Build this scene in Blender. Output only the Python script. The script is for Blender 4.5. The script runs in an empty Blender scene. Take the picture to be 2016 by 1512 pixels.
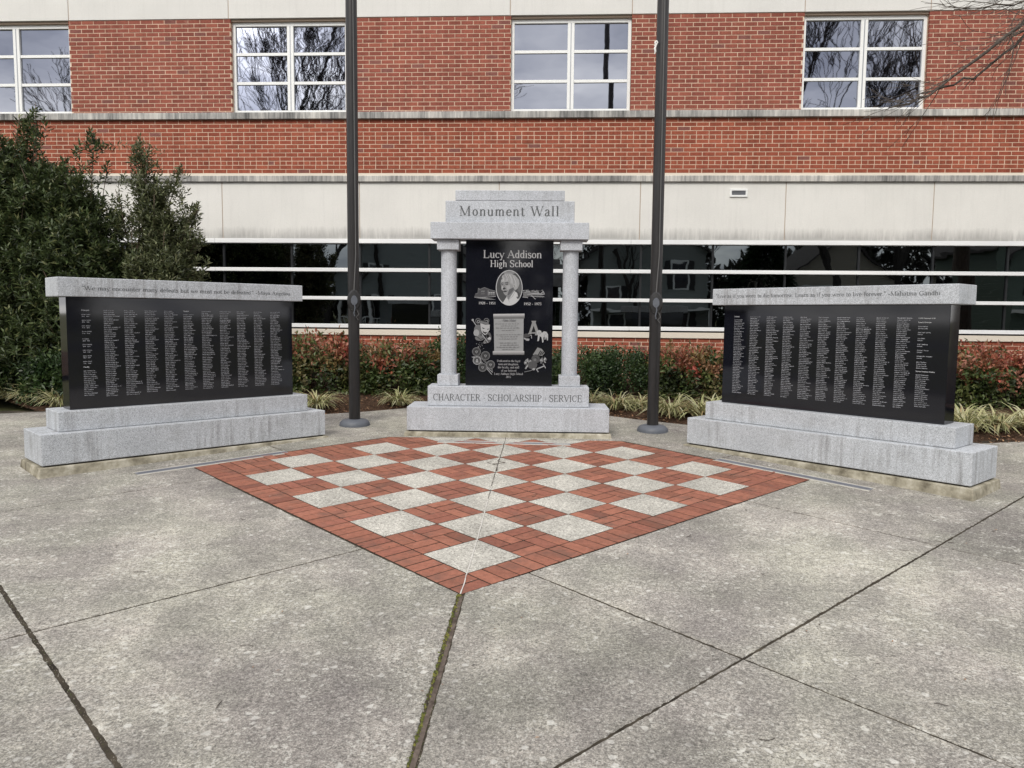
import bpy, bmesh, math, random
import numpy as np
from mathutils import Vector, Matrix
random.seed(7)
rng = np.random.default_rng(7)
R = math.radians
scn = bpy.context.scene
col = scn.collection

# ------------------------------------------------------------------ camera, sky, sun, exposure
PITCH, ROLL, CAM_Z = 0.0876, 0.0092, 1.562
cp, sp, cr, sr = math.cos(PITCH), math.sin(PITCH), math.cos(ROLL), math.sin(ROLL)
ax_f = Vector((0, cp, -sp)); up0 = Vector((0, sp, cp)); rt0 = Vector((1, 0, 0))
ax_r = rt0 * cr + up0 * sr; ax_u = up0 * cr - rt0 * sr
cam = bpy.data.cameras.new('camera'); cam_o = bpy.data.objects.new('camera', cam); col.objects.link(cam_o)
m = Matrix.Identity(4)
for r_ in range(3):
    m[r_][0], m[r_][1], m[r_][2] = ax_r[r_], ax_u[r_], -ax_f[r_]
m[2][3] = CAM_Z
cam_o.matrix_world = m
cam.sensor_width = 36.0; cam.lens = 1536.2 / 2016 * 36.0
cam.clip_start = 0.05; cam.clip_end = 2000
scn.camera = cam_o

SUN_EL, SUN_ROT = R(48), R(205)
w = bpy.data.worlds.new('World'); scn.world = w; w.use_nodes = True
wn, wl = w.node_tree.nodes, w.node_tree.links
wn.clear()
w_out = wn.new('ShaderNodeOutputWorld'); bg = wn.new('ShaderNodeBackground'); bg.inputs['Strength'].default_value = 0.1
sky = wn.new('ShaderNodeTexSky'); sky.sky_type = 'NISHITA'; sky.sun_disc = False
sky.sun_elevation = SUN_EL; sky.sun_rotation = SUN_ROT; sky.dust_density = 0.6
tcw = wn.new('ShaderNodeTexCoord'); sepw = wn.new('ShaderNodeSeparateXYZ'); wl.new(tcw.outputs['Generated'], sepw.inputs[0])
zmax = wn.new('ShaderNodeMath'); zmax.operation = 'MAXIMUM'; zmax.inputs[1].default_value = 0.0; wl.new(sepw.outputs['Z'], zmax.inputs[0])
zadd = wn.new('ShaderNodeMath'); zadd.operation = 'ADD'; zadd.inputs[1].default_value = 0.22; wl.new(zmax.outputs[0], zadd.inputs[0])
cmb = wn.new('ShaderNodeCombineXYZ')
for k in 'XY':
    dv = wn.new('ShaderNodeMath'); dv.operation = 'DIVIDE'; wl.new(sepw.outputs[k], dv.inputs[0]); wl.new(zadd.outputs[0], dv.inputs[1]); wl.new(dv.outputs[0], cmb.inputs[k])
cn = wn.new('ShaderNodeTexNoise'); cn.inputs['Scale'].default_value = 1.7; cn.inputs['Detail'].default_value = 7; cn.inputs['Roughness'].default_value = 0.55
wl.new(cmb.outputs[0], cn.inputs['Vector'])
crp = wn.new('ShaderNodeValToRGB'); wl.new(cn.outputs['Fac'], crp.inputs[0])
e = crp.color_ramp.elements
e[0].position = 0.33; e[0].color = (3.5, 3.65, 4.3, 1)
e[1].position = 0.66; e[1].color = (12.6, 12.3, 11.9, 1)
n_ = crp.color_ramp.elements.new(0.48); n_.color = (7.2, 7.2, 7.6, 1)
mixw = wn.new('ShaderNodeMix'); mixw.data_type = 'RGBA'; mixw.inputs['Factor'].default_value = 0.94
# a bright thin place in the cloud, below the veiled sun
dotn = wn.new('ShaderNodeVectorMath'); dotn.operation = 'DOT_PRODUCT'; wl.new(tcw.outputs['Generated'], dotn.inputs[0]); dotn.inputs[1].default_value = tuple(Vector((-0.45, -1.0, 0.38)).normalized())
gmx = wn.new('ShaderNodeMath'); gmx.operation = 'MAXIMUM'; gmx.inputs[1].default_value = 0; wl.new(dotn.outputs['Value'], gmx.inputs[0])
gpw = wn.new('ShaderNodeMath'); gpw.operation = 'POWER'; gpw.inputs[1].default_value = 160; wl.new(gmx.outputs[0], gpw.inputs[0])
gma = wn.new('ShaderNodeMath'); gma.operation = 'MULTIPLY_ADD'; gma.inputs[1].default_value = 2.4; gma.inputs[2].default_value = 1.0; wl.new(gpw.outputs[0], gma.inputs[0])
gvm = wn.new('ShaderNodeVectorMath'); gvm.operation = 'SCALE'; wl.new(crp.outputs[0], gvm.inputs[0]); wl.new(gma.outputs[0], gvm.inputs['Scale'])
wl.new(sky.outputs[0], mixw.inputs[6]); wl.new(gvm.outputs[0], mixw.inputs[7])
wl.new(mixw.outputs[2], bg.inputs['Color']); wl.new(bg.outputs[0], w_out.inputs[0])

sun = bpy.data.lights.new('sun', 'SUN'); sun.energy = 1.75; sun.angle = R(22); sun.color = (1, 0.95, 0.86)
sun_o = bpy.data.objects.new('sun', sun); col.objects.link(sun_o)
# direction towards the sun: high, behind the viewer and to the viewer's left
sd = Vector((-0.36, -1.0, 0.95)).normalized()
sun_o.rotation_euler = sd.to_track_quat('Z', 'Y').to_euler()
sky.sun_elevation = math.asin(sd.z); sky.sun_rotation = math.atan2(sd.x, sd.y)
vs = scn.view_settings
vs.view_transform = 'Standard'; vs.look = 'None'; vs.gamma = 1.0; vs.use_curve_mapping = False
vs.exposure = 0.57
scn.cycles.max_bounces = 8; scn.cycles.use_denoising = True
scn.cycles.sample_clamp_indirect = 6.0

# ------------------------------------------------------------------ helpers
def tag(o, label=None, cat=None, group=None, kind=None):
    if label: o['label'] = label
    if cat: o['category'] = cat
    if group: o['group'] = group
    if kind: o['kind'] = kind
    return o

def empty(name, loc=(0, 0, 0), rz=0.0):
    o = bpy.data.objects.new(name, None); o.location = loc; o.rotation_euler = (0, 0, rz); o.empty_display_size = 0.1
    col.objects.link(o); return o

def link(name, me, parent=None, loc=None):
    o = bpy.data.objects.new(name, me); col.objects.link(o)
    if parent is not None: o.parent = parent
    if loc is not None: o.location = loc
    return o

class MB:
    """collects polygons (with an optional colour per face) and makes one mesh"""
    def __init__(self): self.v = []; self.f = []; self.c = []
    def add(self, vs_, fs, c=None):
        b = len(self.v); self.v.extend(vs_)
        for f in fs:
            self.f.append(tuple(i + b for i in f)); self.c.append(c if c is not None else (1, 1, 1))
    def box(self, x0, x1, y0, y1, z0, z1, c=None):
        self.add([(x0, y0, z0), (x1, y0, z0), (x1, y1, z0), (x0, y1, z0), (x0, y0, z1), (x1, y0, z1), (x1, y1, z1), (x0, y1, z1)],
                 [(0, 3, 2, 1), (4, 5, 6, 7), (0, 1, 5, 4), (1, 2, 6, 5), (2, 3, 7, 6), (3, 0, 4, 7)], c)
    def tube(self, pts, rad, n=6, c=None, cap=True):
        pts = [Vector(p) for p in pts]; rings = []
        nrm = None
        for i, p in enumerate(pts):
            t = (pts[min(i + 1, len(pts) - 1)] - pts[max(i - 1, 0)]).normalized()
            if nrm is None:
                nrm = t.orthogonal().normalized()
            nrm = (nrm - t * nrm.dot(t))
            if nrm.length < 1e-5: nrm = t.orthogonal()
            nrm.normalize(); b = t.cross(nrm)
            r = rad[i] if hasattr(rad, '__len__') else rad
            rings.append([tuple(p + (nrm * math.cos(2 * math.pi * k / n) + b * math.sin(2 * math.pi * k / n)) * r) for k in range(n)])
        fs = []
        for i in range(len(rings) - 1):
            for k in range(n):
                a = i * n + k; b_ = i * n + (k + 1) % n
                fs.append((a, b_, b_ + n, a + n))
        if cap:
            fs.append(tuple(range(n))[::-1]); fs.append(tuple((len(rings) - 1) * n + k for k in range(n)))
        self.add([v for r in rings for v in r], fs, c)
    def lathe(self, prof, n=24, cx=0, cy=0, c=None):
        vs_ = []; fs = []
        for r, z in prof:
            for k in range(n):
                a = 2 * math.pi * k / n; vs_.append((cx + r * math.cos(a), cy + r * math.sin(a), z))
        for i in range(len(prof) - 1):
            for k in range(n):
                a = i * n + k; b = i * n + (k + 1) % n; fs.append((a, b, b + n, a + n))
        fs.append(tuple(range(n))[::-1]); fs.append(tuple((len(prof) - 1) * n + k for k in range(n)))
        self.add(vs_, fs, c)
    def mesh(self, name, mat, smooth=False, colors=False):
        me = bpy.data.meshes.new(name); me.from_pydata(self.v, [], self.f)
        me.materials.append(mat)
        if colors and self.f:
            at = me.attributes.new('Col', 'FLOAT_COLOR', 'FACE')
            a = np.ones((len(self.f), 4), dtype=np.float32); a[:, :3] = np.array(self.c, dtype=np.float32)
            at.data.foreach_set('color', a.ravel())
        if smooth: me.polygons.foreach_set('use_smooth', [True] * len(me.polygons))
        me.update(); return me
    def build(self, name, mat, parent=None, smooth=False, colors=False, kind=None, bevel=0.0, segs=2):
        me = self.mesh(name, mat, smooth, colors)
        o = link(name, me, parent)
        if kind: o['kind'] = kind
        if bevel:
            b = o.modifiers.new('edge', 'BEVEL'); b.width = bevel; b.segments = segs; b.limit_method = 'ANGLE'
        return o

def smooth_by_angle(me, ang=0.6):
    me.polygons.foreach_set('use_smooth', [True] * len(me.polygons))
    bm = bmesh.new(); bm.from_mesh(me)
    for e_ in bm.edges:
        if len(e_.link_faces) == 2 and e_.calc_face_angle(0) > ang: e_.smooth = False
    bm.to_mesh(me); bm.free()

# ------------------------------------------------------------------ materials
class NT:
    def __init__(self, name):
        self.m = bpy.data.materials.new(name); self.m.use_nodes = True
        self.n = self.m.node_tree.nodes; self.l = self.m.node_tree.links
        self.b = self.n['Principled BSDF']; self.out = self.n['Material Output']
        self.geo = None; self.tc = None
    def pos(self, scale=(1, 1, 1), obj=False):
        if obj:
            t = self.n.new('ShaderNodeTexCoord'); src = t.outputs['Object']
        else:
            t = self.n.new('ShaderNodeNewGeometry'); src = t.outputs['Position']
        mp = self.n.new('ShaderNodeMapping'); mp.inputs['Scale'].default_value = scale; self.l.new(src, mp.inputs[0]); return mp.outputs[0]
    def noise(self, vec, scale, detail=4, rough=0.55):
        t = self.n.new('ShaderNodeTexNoise'); t.inputs['Scale'].default_value = scale; t.inputs['Detail'].default_value = detail
        t.inputs['Roughness'].default_value = rough; self.l.new(vec, t.inputs['Vector']); return t.outputs['Fac']
    def voro(self, vec, scale, feat='F1', out='Distance'):
        t = self.n.new('ShaderNodeTexVoronoi'); t.inputs['Scale'].default_value = scale; t.feature = feat; self.l.new(vec, t.inputs['Vector']); return t.outputs[out]
    def ramp(self, src, stops):
        t = self.n.new('ShaderNodeValToRGB'); self.l.new(src, t.inputs[0]); e = t.color_ramp.elements
        def c4(c): return (c, c, c, 1) if isinstance(c, (int, float)) else (*c, 1)
        e[0].position, e[0].color = stops[0][0], c4(stops[0][1]); e[1].position, e[1].color = stops[-1][0], c4(stops[-1][1])
        for p_, c in stops[1:-1]:
            q = e.new(p_); q.color = c4(c)
        return t.outputs[0]
    def mix(self, a, b, fac, mode='MIX'):
        t = self.n.new('ShaderNodeMix'); t.data_type = 'RGBA'; t.blend_type = mode
        for sock, val in ((t.inputs['Factor'], fac), (t.inputs[6], a), (t.inputs[7], b)):
            if isinstance(val, (int, float)): sock.default_value = val if sock.type == 'VALUE' else (val, val, val, 1)
            elif isinstance(val, tuple): sock.default_value = (*val, 1)
            else: self.l.new(val, sock)
        return t.outputs[2]
    def math(self, a, b, op):
        t = self.n.new('ShaderNodeMath'); t.operation = op
        for s_, v_ in zip(t.inputs, (a, b)):
            if isinstance(v_, (int, float)): s_.default_value = v_
            elif v_ is not None: self.l.new(v_, s_)
        return t.outputs[0]
    def attr(self, name='Col'):
        t = self.n.new('ShaderNodeAttribute'); t.attribute_name = name; return t.outputs['Color']
    def base(self, c):
        if isinstance(c, tuple): self.b.inputs['Base Color'].default_value = (*c, 1)
        else: self.l.new(c, self.b.inputs['Base Color'])
    def set(self, rough=0.6, spec=None, metal=0.0, ior=None):
        self.b.inputs['Roughness'].default_value = rough; self.b.inputs['Metallic'].default_value = metal
        if spec is not None: self.b.inputs['Specular IOR Level'].default_value = spec
        if ior: self.b.inputs['IOR'].default_value = ior
    def bump(self, h, strength=0.3, dist=0.01):
        t = self.n.new('ShaderNodeBump'); t.inputs['Strength'].default_value = strength; t.inputs['Distance'].default_value = dist
        self.l.new(h, t.inputs['Height']); self.l.new(t.outputs[0], self.b.inputs['Normal'])

def simple(name, c, rough=0.5, metal=0.0, spec=None):
    t = NT(name); t.base(c); t.set(rough, spec, metal); return t.m

def concrete_mat(name, dark, mid, light, speck=True, seed=0.0):
    t = NT(name); p = t.pos()
    big = t.noise(p, 0.75, 4, 0.55); med = t.noise(p, 3.1, 12, 0.76); fine = t.noise(p, 62.0, 6, 0.85); grit = t.noise(p, 150.0, 2, 0.8)
    v = t.math(t.math(big, 0.45, 'MULTIPLY'), t.math(med, 0.55, 'MULTIPLY'), 'ADD')
    c = t.ramp(v, [(0.36, dark), (0.50, mid), (0.66, light)])
    f = t.ramp(fine, [(0.38, 0.34), (0.5, 0.98), (0.62, 1.80)])
    c = t.mix(c, f, 0.7, 'MULTIPLY')
    g = t.ramp(grit, [(0.32, 0.50), (0.68, 1.55)])
    c = t.mix(c, g, 0.8, 'MULTIPLY')
    # faint purplish and greenish weathering
    hue = t.noise(p, 1.7, 3, 0.5)
    c = t.mix(c, t.ramp(hue, [(0.38, (1.02, 0.985, 1.0)), (0.62, (1.0, 1.0, 0.965))]), 1.0, 'MULTIPLY')
    # broken pale and dark flecks of the worn surface, irregular in outline
    wv = t.n.new('ShaderNodeTexNoise'); wv.inputs['Scale'].default_value = 38; wv.inputs['Detail'].default_value = 3; t.l.new(p, wv.inputs['Vector'])
    wa = t.n.new('ShaderNodeVectorMath'); wa.operation = 'MULTIPLY_ADD'; wa.inputs[1].default_value = (.03, .03, .03); t.l.new(wv.outputs['Color'], wa.inputs[0]); t.l.new(p, wa.inputs[2])
    for sc_, thr, colr, amt in ((64, .82, (0.50, 0.49, 0.45), .65), (125, .74, (0.48, 0.47, 0.43), .7), (90, .80, (0.085, 0.08, 0.075), .75), (30, .93, (0.60, 0.59, 0.55), .7)):
        vo = t.n.new('ShaderNodeTexVoronoi'); vo.inputs['Scale'].default_value = sc_; t.l.new(wa.outputs[0], vo.inputs['Vector'])
        sp_ = t.n.new('ShaderNodeSeparateColor'); t.l.new(vo.outputs['Color'], sp_.inputs[0])
        on = t.math(t.ramp(sp_.outputs[0], [(thr, 0.0), (thr + .02, amt)]), t.ramp(vo.outputs['Distance'], [(.30, 1.0), (.48, 0.0)]), 'MULTIPLY')
        on = t.math(on, t.ramp(med, [(.36, .25), (.58, 1.0)]), 'MULTIPLY')
        c = t.mix(c, colr, on)
    # scaled patches where the pale skin still sits, and little pale chips
    fl = t.noise(p, 26.0, 4, 0.7); flm = t.math(fl, t.math(med, 0.5, 'MULTIPLY'), 'ADD')
    c = t.mix(c, (0.56, 0.55, 0.50), t.ramp(flm, [(0.855, 0.0), (0.93, 0.65)]))
    oi = t.n.new('ShaderNodeObjectInfo'); c = t.mix(c, t.ramp(oi.outputs['Random'], [(0.0, 0.92), (1.0, 1.08)]), 1.0, 'MULTIPLY')
    # small dark pits
    pit = t.voro(p, 60.0); c = t.mix(c, (0.09, 0.085, 0.08), t.math(t.ramp(pit, [(0.05, 0.75), (0.12, 0.0)]), t.ramp(t.noise(p, 14, 2), [(0.5, 0), (0.6, 1)]), 'MULTIPLY'))
    t.base(c); t.set(0.9, 0.25)
    h = t.math(t.math(fine, 0.6, 'MULTIPLY'), t.math(fl, 0.8, 'MULTIPLY'), 'ADD')
    t.bump(h, 0.55, 0.006)
    return t.m

M = {}
M['concrete'] = concrete_mat('weathered_concrete', (0.155, 0.147, 0.136), (0.242, 0.233, 0.208), (0.41, 0.393, 0.342))
def tile_mat():
    t = NT('exposed_aggregate'); p = t.pos()
    cell = t.voro(p, 130.0, 'F1', 'Color'); sep = t.n.new('ShaderNodeSeparateColor'); t.l.new(cell, sep.inputs[0])
    c = t.ramp(sep.outputs[0], [(0.0, (0.23, 0.218, 0.195)), (0.35, (0.41, 0.395, 0.35)), (0.8, (0.49, 0.472, 0.425)), (1.0, (0.66, 0.64, 0.58))])
    big = t.noise(p, 3.0, 4); c = t.mix(c, t.ramp(big, [(0.35, 0.82), (0.65, 1.1)]), 1.0, 'MULTIPLY')
    gn = t.noise(p, 40, 4, .7); c = t.mix(c, t.ramp(gn, [(0.35, 0.8), (0.65, 1.2)]), 0.8, 'MULTIPLY')
    t.base(c); t.set(0.85, 0.3); t.bump(t.voro(p, 130.0), 0.5, 0.004); return t.m
M['tile'] = tile_mat()
def paver_mat():
    t = NT('clay_paver'); p = t.pos()
    c = t.attr()
    n = t.noise(p, 30, 5, 0.65); c = t.mix(c, t.ramp(n, [(0.3, 0.72), (0.5, 1.0), (0.7, 1.22)]), 0.9, 'MULTIPLY')
    n2 = t.noise(p, 240, 3, 0.6); c = t.mix(c, t.ramp(n2, [(0.3, 0.8), (0.7, 1.2)]), 0.9, 'MULTIPLY')
    d = t.noise(p, 5.5, 5, 0.6); c = t.mix(c, (0.12, 0.075, 0.06), t.ramp(d, [(0.50, 0.0), (0.70, 0.55)]))
    w_ = t.noise(p, 16, 5, 0.7); c = t.mix(c, (0.46, 0.33, 0.27), t.ramp(w_, [(0.62, 0.0), (0.75, 0.4)]))
    t.base(c); t.set(0.85, 0.25); t.bump(t.math(n2, n, 'ADD'), 0.4, 0.003); return t.m
M['paver'] = paver_mat()
def wallbrick_mat():
    t = NT('wall_brick'); p = t.pos(); c = t.attr()
    n = t.noise(p, 45, 4, 0.65); c = t.mix(c, t.ramp(n, [(0.3, 0.78), (0.7, 1.2)]), 0.9, 'MULTIPLY')
    n3 = t.noise(p, 1.1, 3); c = t.mix(c, t.ramp(n3, [(0.35, 0.93), (0.65, 1.07)]), 1.0, 'MULTIPLY')
    ef = t.noise(p, 3.0, 5, 0.7); c = t.mix(c, (0.50, 0.36, 0.30), t.ramp(ef, [(0.62, 0.0), (0.78, 0.28)]))
    st = t.noise(t.pos((7, 7, .35)), 1.6, 5, .65); c = t.mix(c, t.ramp(st, [(0.34, 0.84), (0.5, 1.0), (0.68, 1.10)]), 1.0, 'MULTIPLY')
    t.base(c); t.set(0.85, 0.25); t.bump(n, 0.35, 0.003); return t.m
M['brick'] = wallbrick_mat()
def mortar_mat(name, c0, c1):
    t = NT(name); p = t.pos(); n = t.noise(p, 9, 5, 0.6); t.base(t.ramp(n, [(0.3, c0), (0.7, c1)])); t.set(0.95, 0.1)
    t.bump(t.noise(p, 150, 3), 0.3, 0.002); return t.m
M['mortar'] = mortar_mat('mortar', (0.56, 0.41, 0.305), (0.70, 0.53, 0.405))
M['sand'] = mortar_mat('joint_sand', (0.014, 0.011, 0.009), (0.060, 0.042, 0.032))
M['joint'] = mortar_mat('joint_dirt', (0.022, 0.019, 0.015), (0.075, 0.063, 0.047))
def precast_mat(name, top, dirt_z, dirt_h):
    t = NT(name); p = t.pos()
    n = t.noise(p, 1.3, 4); c = t.ramp(n, [(0.35, tuple(k * 0.94 for k in top)), (0.65, top)])
    ps = t.pos((6.0, 6.0, 0.5)); s_ = t.noise(ps, 3.0, 5, 0.6)
    c = t.mix(c, tuple(k * 0.82 for k in top), t.ramp(s_, [(0.5, 0.0), (0.75, 0.35)]))
    f = t.noise(p, 90, 3); c = t.mix(c, t.ramp(f, [(0.3, 0.93), (0.7, 1.06)]), 0.7, 'MULTIPLY')
    # rising grime along the bottom edge of the panels, ragged streaks
    if dirt_z is not None:
        sx = t.n.new('ShaderNodeSeparateXYZ'); t.l.new(p, sx.inputs[0])
        mr = t.n.new('ShaderNodeMapRange'); t.l.new(sx.outputs['Z'], mr.inputs[0]); mr.inputs[1].default_value = dirt_z + dirt_h; mr.inputs[2].default_value = dirt_z
        pd = t.pos((9.0, 9.0, 0.9)); sd_ = t.noise(pd, 2.4, 6, 0.7); blob = t.noise(p, 1.6, 4)
        k = t.math(mr.outputs[0], t.math(t.math(sd_, 1.1, 'MULTIPLY'), t.math(blob, 0.9, 'MULTIPLY'), 'ADD'), 'MULTIPLY')
        c = t.mix(c, (0.19, 0.185, 0.18), t.ramp(k, [(0.45, 0.0), (0.98, 0.62)]))
    t.base(c); t.set(0.85, 0.2); t.bump(f, 0.15, 0.002); return t.m
M['precast'] = precast_mat('cream_precast', (0.71, 0.70, 0.668), 2.83, 0.36)
M['precast_up'] = precast_mat('cream_precast_upper', (0.68, 0.673, 0.648), None, 0)
M['cream'] = simple('cream_sill', (0.66, 0.60, 0.51), 0.8)
def ledge_mat():
    t = NT('streaked_cast_stone'); p = t.pos((14, 14, 0.8)); n = t.noise(p, 2.2, 6, 0.7); q = t.pos(); b = t.noise(q, 0.7, 4)
    b2 = t.noise(t.pos((1, 1, .3)), 2.6, 4, .7); k = t.math(t.math(t.math(n, 0.5, 'MULTIPLY'), t.math(b, 0.4, 'MULTIPLY'), 'ADD'), t.math(b2, .42, 'MULTIPLY'), 'ADD')
    t.base(t.ramp(k, [(0.50, (0.10, 0.10, 0.10)), (0.62, (0.30, 0.295, 0.285)), (0.78, (0.62, 0.60, 0.56))])); t.set(0.9, 0.2); t.bump(t.noise(q, 80, 3), 0.3, 0.003); return t.m
M['ledge'] = ledge_mat()
M['white_frame'] = simple('white_aluminium', (0.80, 0.81, 0.80), 0.38)
def bar_mat():
    t = NT('clear_anodised_bar'); n = t.noise(t.pos((1, 1, 12)), 0.8, 3); t.base(t.ramp(n, [(0.35, (0.74, 0.75, 0.76)), (0.65, (0.84, 0.85, 0.85))])); t.set(0.35); return t.m
M['bar'] = bar_mat()
M['dark_mullion'] = simple('black_mullion', (0.012, 0.013, 0.015), 0.35)
M['sealant'] = simple('joint_sealant', (0.40, 0.31, 0.24), 0.8)
def glass_mat(name, c, rough):
    t = NT(name); t.base(c); t.set(rough, None, 1.0)
    t.bump(t.noise(t.pos((1, 1, 1.6)), 1.6, 2, 0.4), 0.06, 0.02); return t.m
M['glass'] = glass_mat('reflective_glazing', (0.295, 0.31, 0.355), 0.016)
M['glass_low'] = glass_mat('dark_tinted_glazing', (0.135, 0.15, 0.155), 0.012)

def granite_mat(name, c_lo, c_mid, c_hi, streaks=0.5):
    t = NT(name); p = t.pos(obj=True)
    g = t.noise(p, 260, 3, 0.75); v = t.voro(p, 210, 'F1', 'Color'); sv = t.n.new('ShaderNodeSeparateColor'); t.l.new(v, sv.inputs[0])
    k = t.math(t.math(g, 0.75, 'MULTIPLY'), t.math(sv.outputs[1], 0.35, 'MULTIPLY'), 'ADD')
    c = t.ramp(k, [(0.30, c_lo), (0.52, c_mid), (0.78, c_hi)])
    b = t.noise(p, 2.5, 4); c = t.mix(c, t.ramp(b, [(0.3, 0.88), (0.7, 1.1)]), 1.0, 'MULTIPLY')
    # rain run-off: thin brownish-grey vertical stains of uneven length
    ps = t.pos((1, 1, 0.055), obj=True); s_ = t.noise(ps, 22, 5, 0.65); pm = t.noise(t.pos((1, 1, 1.0), obj=True), 2.3, 3)
    k2 = t.math(t.math(s_, 0.8, 'MULTIPLY'), t.math(pm, 0.55, 'MULTIPLY'), 'ADD')
    c = t.mix(c, (0.125, 0.118, 0.112), t.ramp(k2, [(0.715, 0.0), (0.88, streaks)]))
    bl = t.noise(p, 6, 5, 0.6); c = t.mix(c, (0.20, 0.20, 0.185), t.ramp(bl, [(0.55, 0.0), (0.75, streaks * 0.6)]))
    t.base(c); t.set(0.62, 0.35); t.bump(g, 0.2, 0.002); return t.m
M['granite'] = granite_mat('grey_granite', (0.20, 0.21, 0.225), (0.41, 0.43, 0.455), (0.60, 0.625, 0.66), 0.48)
M['granite_clean'] = granite_mat('grey_granite_clean', (0.22, 0.23, 0.25), (0.41, 0.43, 0.465), (0.58, 0.605, 0.65), 0.22)
M['granite_cut'] = simple('letter_cut', (0.10, 0.105, 0.11), 0.9)
M['black_granite'] = simple('polished_black_granite', (0.006, 0.0066, 0.0105), 0.06, 0.0, 0.62)
def etch_mat():
    t = NT('etched_granite'); t.base(t.attr()); t.set(0.75, 0.2); return t.m
M['etch'] = etch_mat()
def footing_mat():
    t = NT('mortar_bed'); p = t.pos(); n = t.noise(p, 7, 5, 0.65); t.base(t.ramp(n, [(0.3, (0.13, 0.115, 0.085)), (0.5, (0.31, 0.285, 0.22)), (0.7, (0.52, 0.49, 0.41))])); t.set(0.95, 0.1); t.bump(t.noise(p, 40, 4), 0.6, 0.01); return t.m
M['footing'] = footing_mat()
def bronze():
    t = NT('dark_bronze'); n = t.noise(t.pos((3, 3, .6)), 4, 4); t.base(t.ramp(n, [(0.3, (0.023, 0.0215, 0.0215)), (0.7, (0.037, 0.035, 0.0355))])); t.set(0.36, 0.5, 0.35); return t.m
M['bronze'] = bronze()
M['black_rubber'] = simple('black_plastic', (0.015, 0.015, 0.016), 0.5)
M['collar'] = simple('grey_painted_collar', (0.095, 0.105, 0.125), 0.55)
M['rope'] = simple('halyard_rope', (0.11, 0.11, 0.11), 0.8)
M['rope_white'] = simple('nylon_white', (0.75, 0.74, 0.72), 0.5)
M['steel'] = simple('dull_steel', (0.30, 0.31, 0.34), 0.45, 0.6)
M['lens'] = simple('light_lens', (0.10, 0.105, 0.13), 0.3)
M['seal_white'] = simple('white_caulk', (0.58, 0.56, 0.52), 0.8)
def leafmat(name, trans=0.25, rough=0.42):
    t = NT(name); c = t.attr(); t.base(c); t.set(rough, 0.4)
    tr = t.n.new('ShaderNodeBsdfTranslucent'); t.l.new(c, tr.inputs[0]); mx = t.n.new('ShaderNodeMixShader'); mx.inputs[0].default_value = trans
    t.l.new(t.b.outputs[0], mx.inputs[1]); t.l.new(tr.outputs[0], mx.inputs[2]); t.l.new(mx.outputs[0], t.out.inputs[0]); return t.m
M['leaf'] = leafmat('leaf'); M['blade'] = leafmat('grass_blade', 0.2, 0.5); M['dry'] = leafmat('dry_litter', 0.05, 0.8)
def barkmat(name, a, b):
    t = NT(name); n = t.noise(t.pos((1, 1, .25)), 25, 4, 0.65); t.base(t.ramp(n, [(0.3, a), (0.7, b)])); t.set(0.9, 0.2); return t.m
M['bark'] = barkmat('grey_bark', (0.05, 0.042, 0.036), (0.13, 0.11, 0.095))
M['bark_far'] = barkmat('far_bark', (0.018, 0.016, 0.015), (0.05, 0.044, 0.04))
M['stem'] = barkmat('shrub_stem', (0.07, 0.05, 0.035), (0.19, 0.15, 0.115))
def mulch_mat():
    t = NT('mulch'); p = t.pos(); v = t.noise(p, 38, 5, 0.7); t.base(t.ramp(v, [(0.3, (0.018, 0.012, 0.008)), (0.5, (0.060, 0.036, 0.024)), (0.72, (0.17, 0.10, 0.06))])); t.set(0.95, 0.1); t.bump(v, 1.0, 0.03); return t.m
M['mulch'] = mulch_mat()
def lawn_mat():
    t = NT('winter_lawn'); p = t.pos(); v = t.noise(p, 5, 6, 0.7); b = t.noise(p, 0.15, 3); k = t.math(t.math(v, .6, 'MULTIPLY'), t.math(b, .4, 'MULTIPLY'), 'ADD')
    t.base(t.ramp(k, [(0.35, (0.045, 0.05, 0.02)), (0.65, (0.12, 0.115, 0.055))])); t.set(0.95, 0.1); return t.m
M['lawn'] = lawn_mat()
M['asphalt'] = mortar_mat('asphalt', (0.04, 0.04, 0.042), (0.065, 0.065, 0.066))
M['moss'] = leafmat('moss', 0.0, 0.9)
M['wood_strip'] = barkmat('wood_strip', (0.05, 0.038, 0.03), (0.15, 0.12, 0.10))

# ------------------------------------------------------------------ ground frame
GA, GB = 0.0385, -0.0009
def gz(x, y): return GA * y + GB * x
TH, GX, GY, S = 0.7396, -0.2352, 4.1418, 0.41
gi = (-math.sin(TH), math.cos(TH)); gj = (math.cos(TH), math.sin(TH))
def gw(i, j, z=0.0):
    """paving lattice (squares along the two edges of the chequered panel) to the world"""
    x = GX + S * (i * gi[0] + j * gj[0]); y = GY + S * (i * gi[1] + j * gj[1])
    return (x, y, gz(x, y) + z)

def lawn_z(y): return GA * max(min(y, 16.0), -14.0) - 0.12
mb = MB()
ys = [-420, -60, -21.9, -14, -9, -4, 0, 4, 8, 12, 16, 60, 420]; xs = [-420, -60, -20, 0, 20, 60, 420]
mb.add([(x, y, lawn_z(y)) for y in ys for x in xs], [(r * 7 + c, r * 7 + c + 1, (r + 1) * 7 + c + 1, (r + 1) * 7 + c) for r in range(len(ys) - 1) for c in range(6)])
tag(mb.build('ground', M['lawn']), kind='structure')
mb = MB(); zr = lawn_z(-15) + 0.02
mb.box(-200, 200, -21.5, -15, zr - 0.1, zr)
tag(mb.build('road', M['asphalt']), kind='structure')

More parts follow.
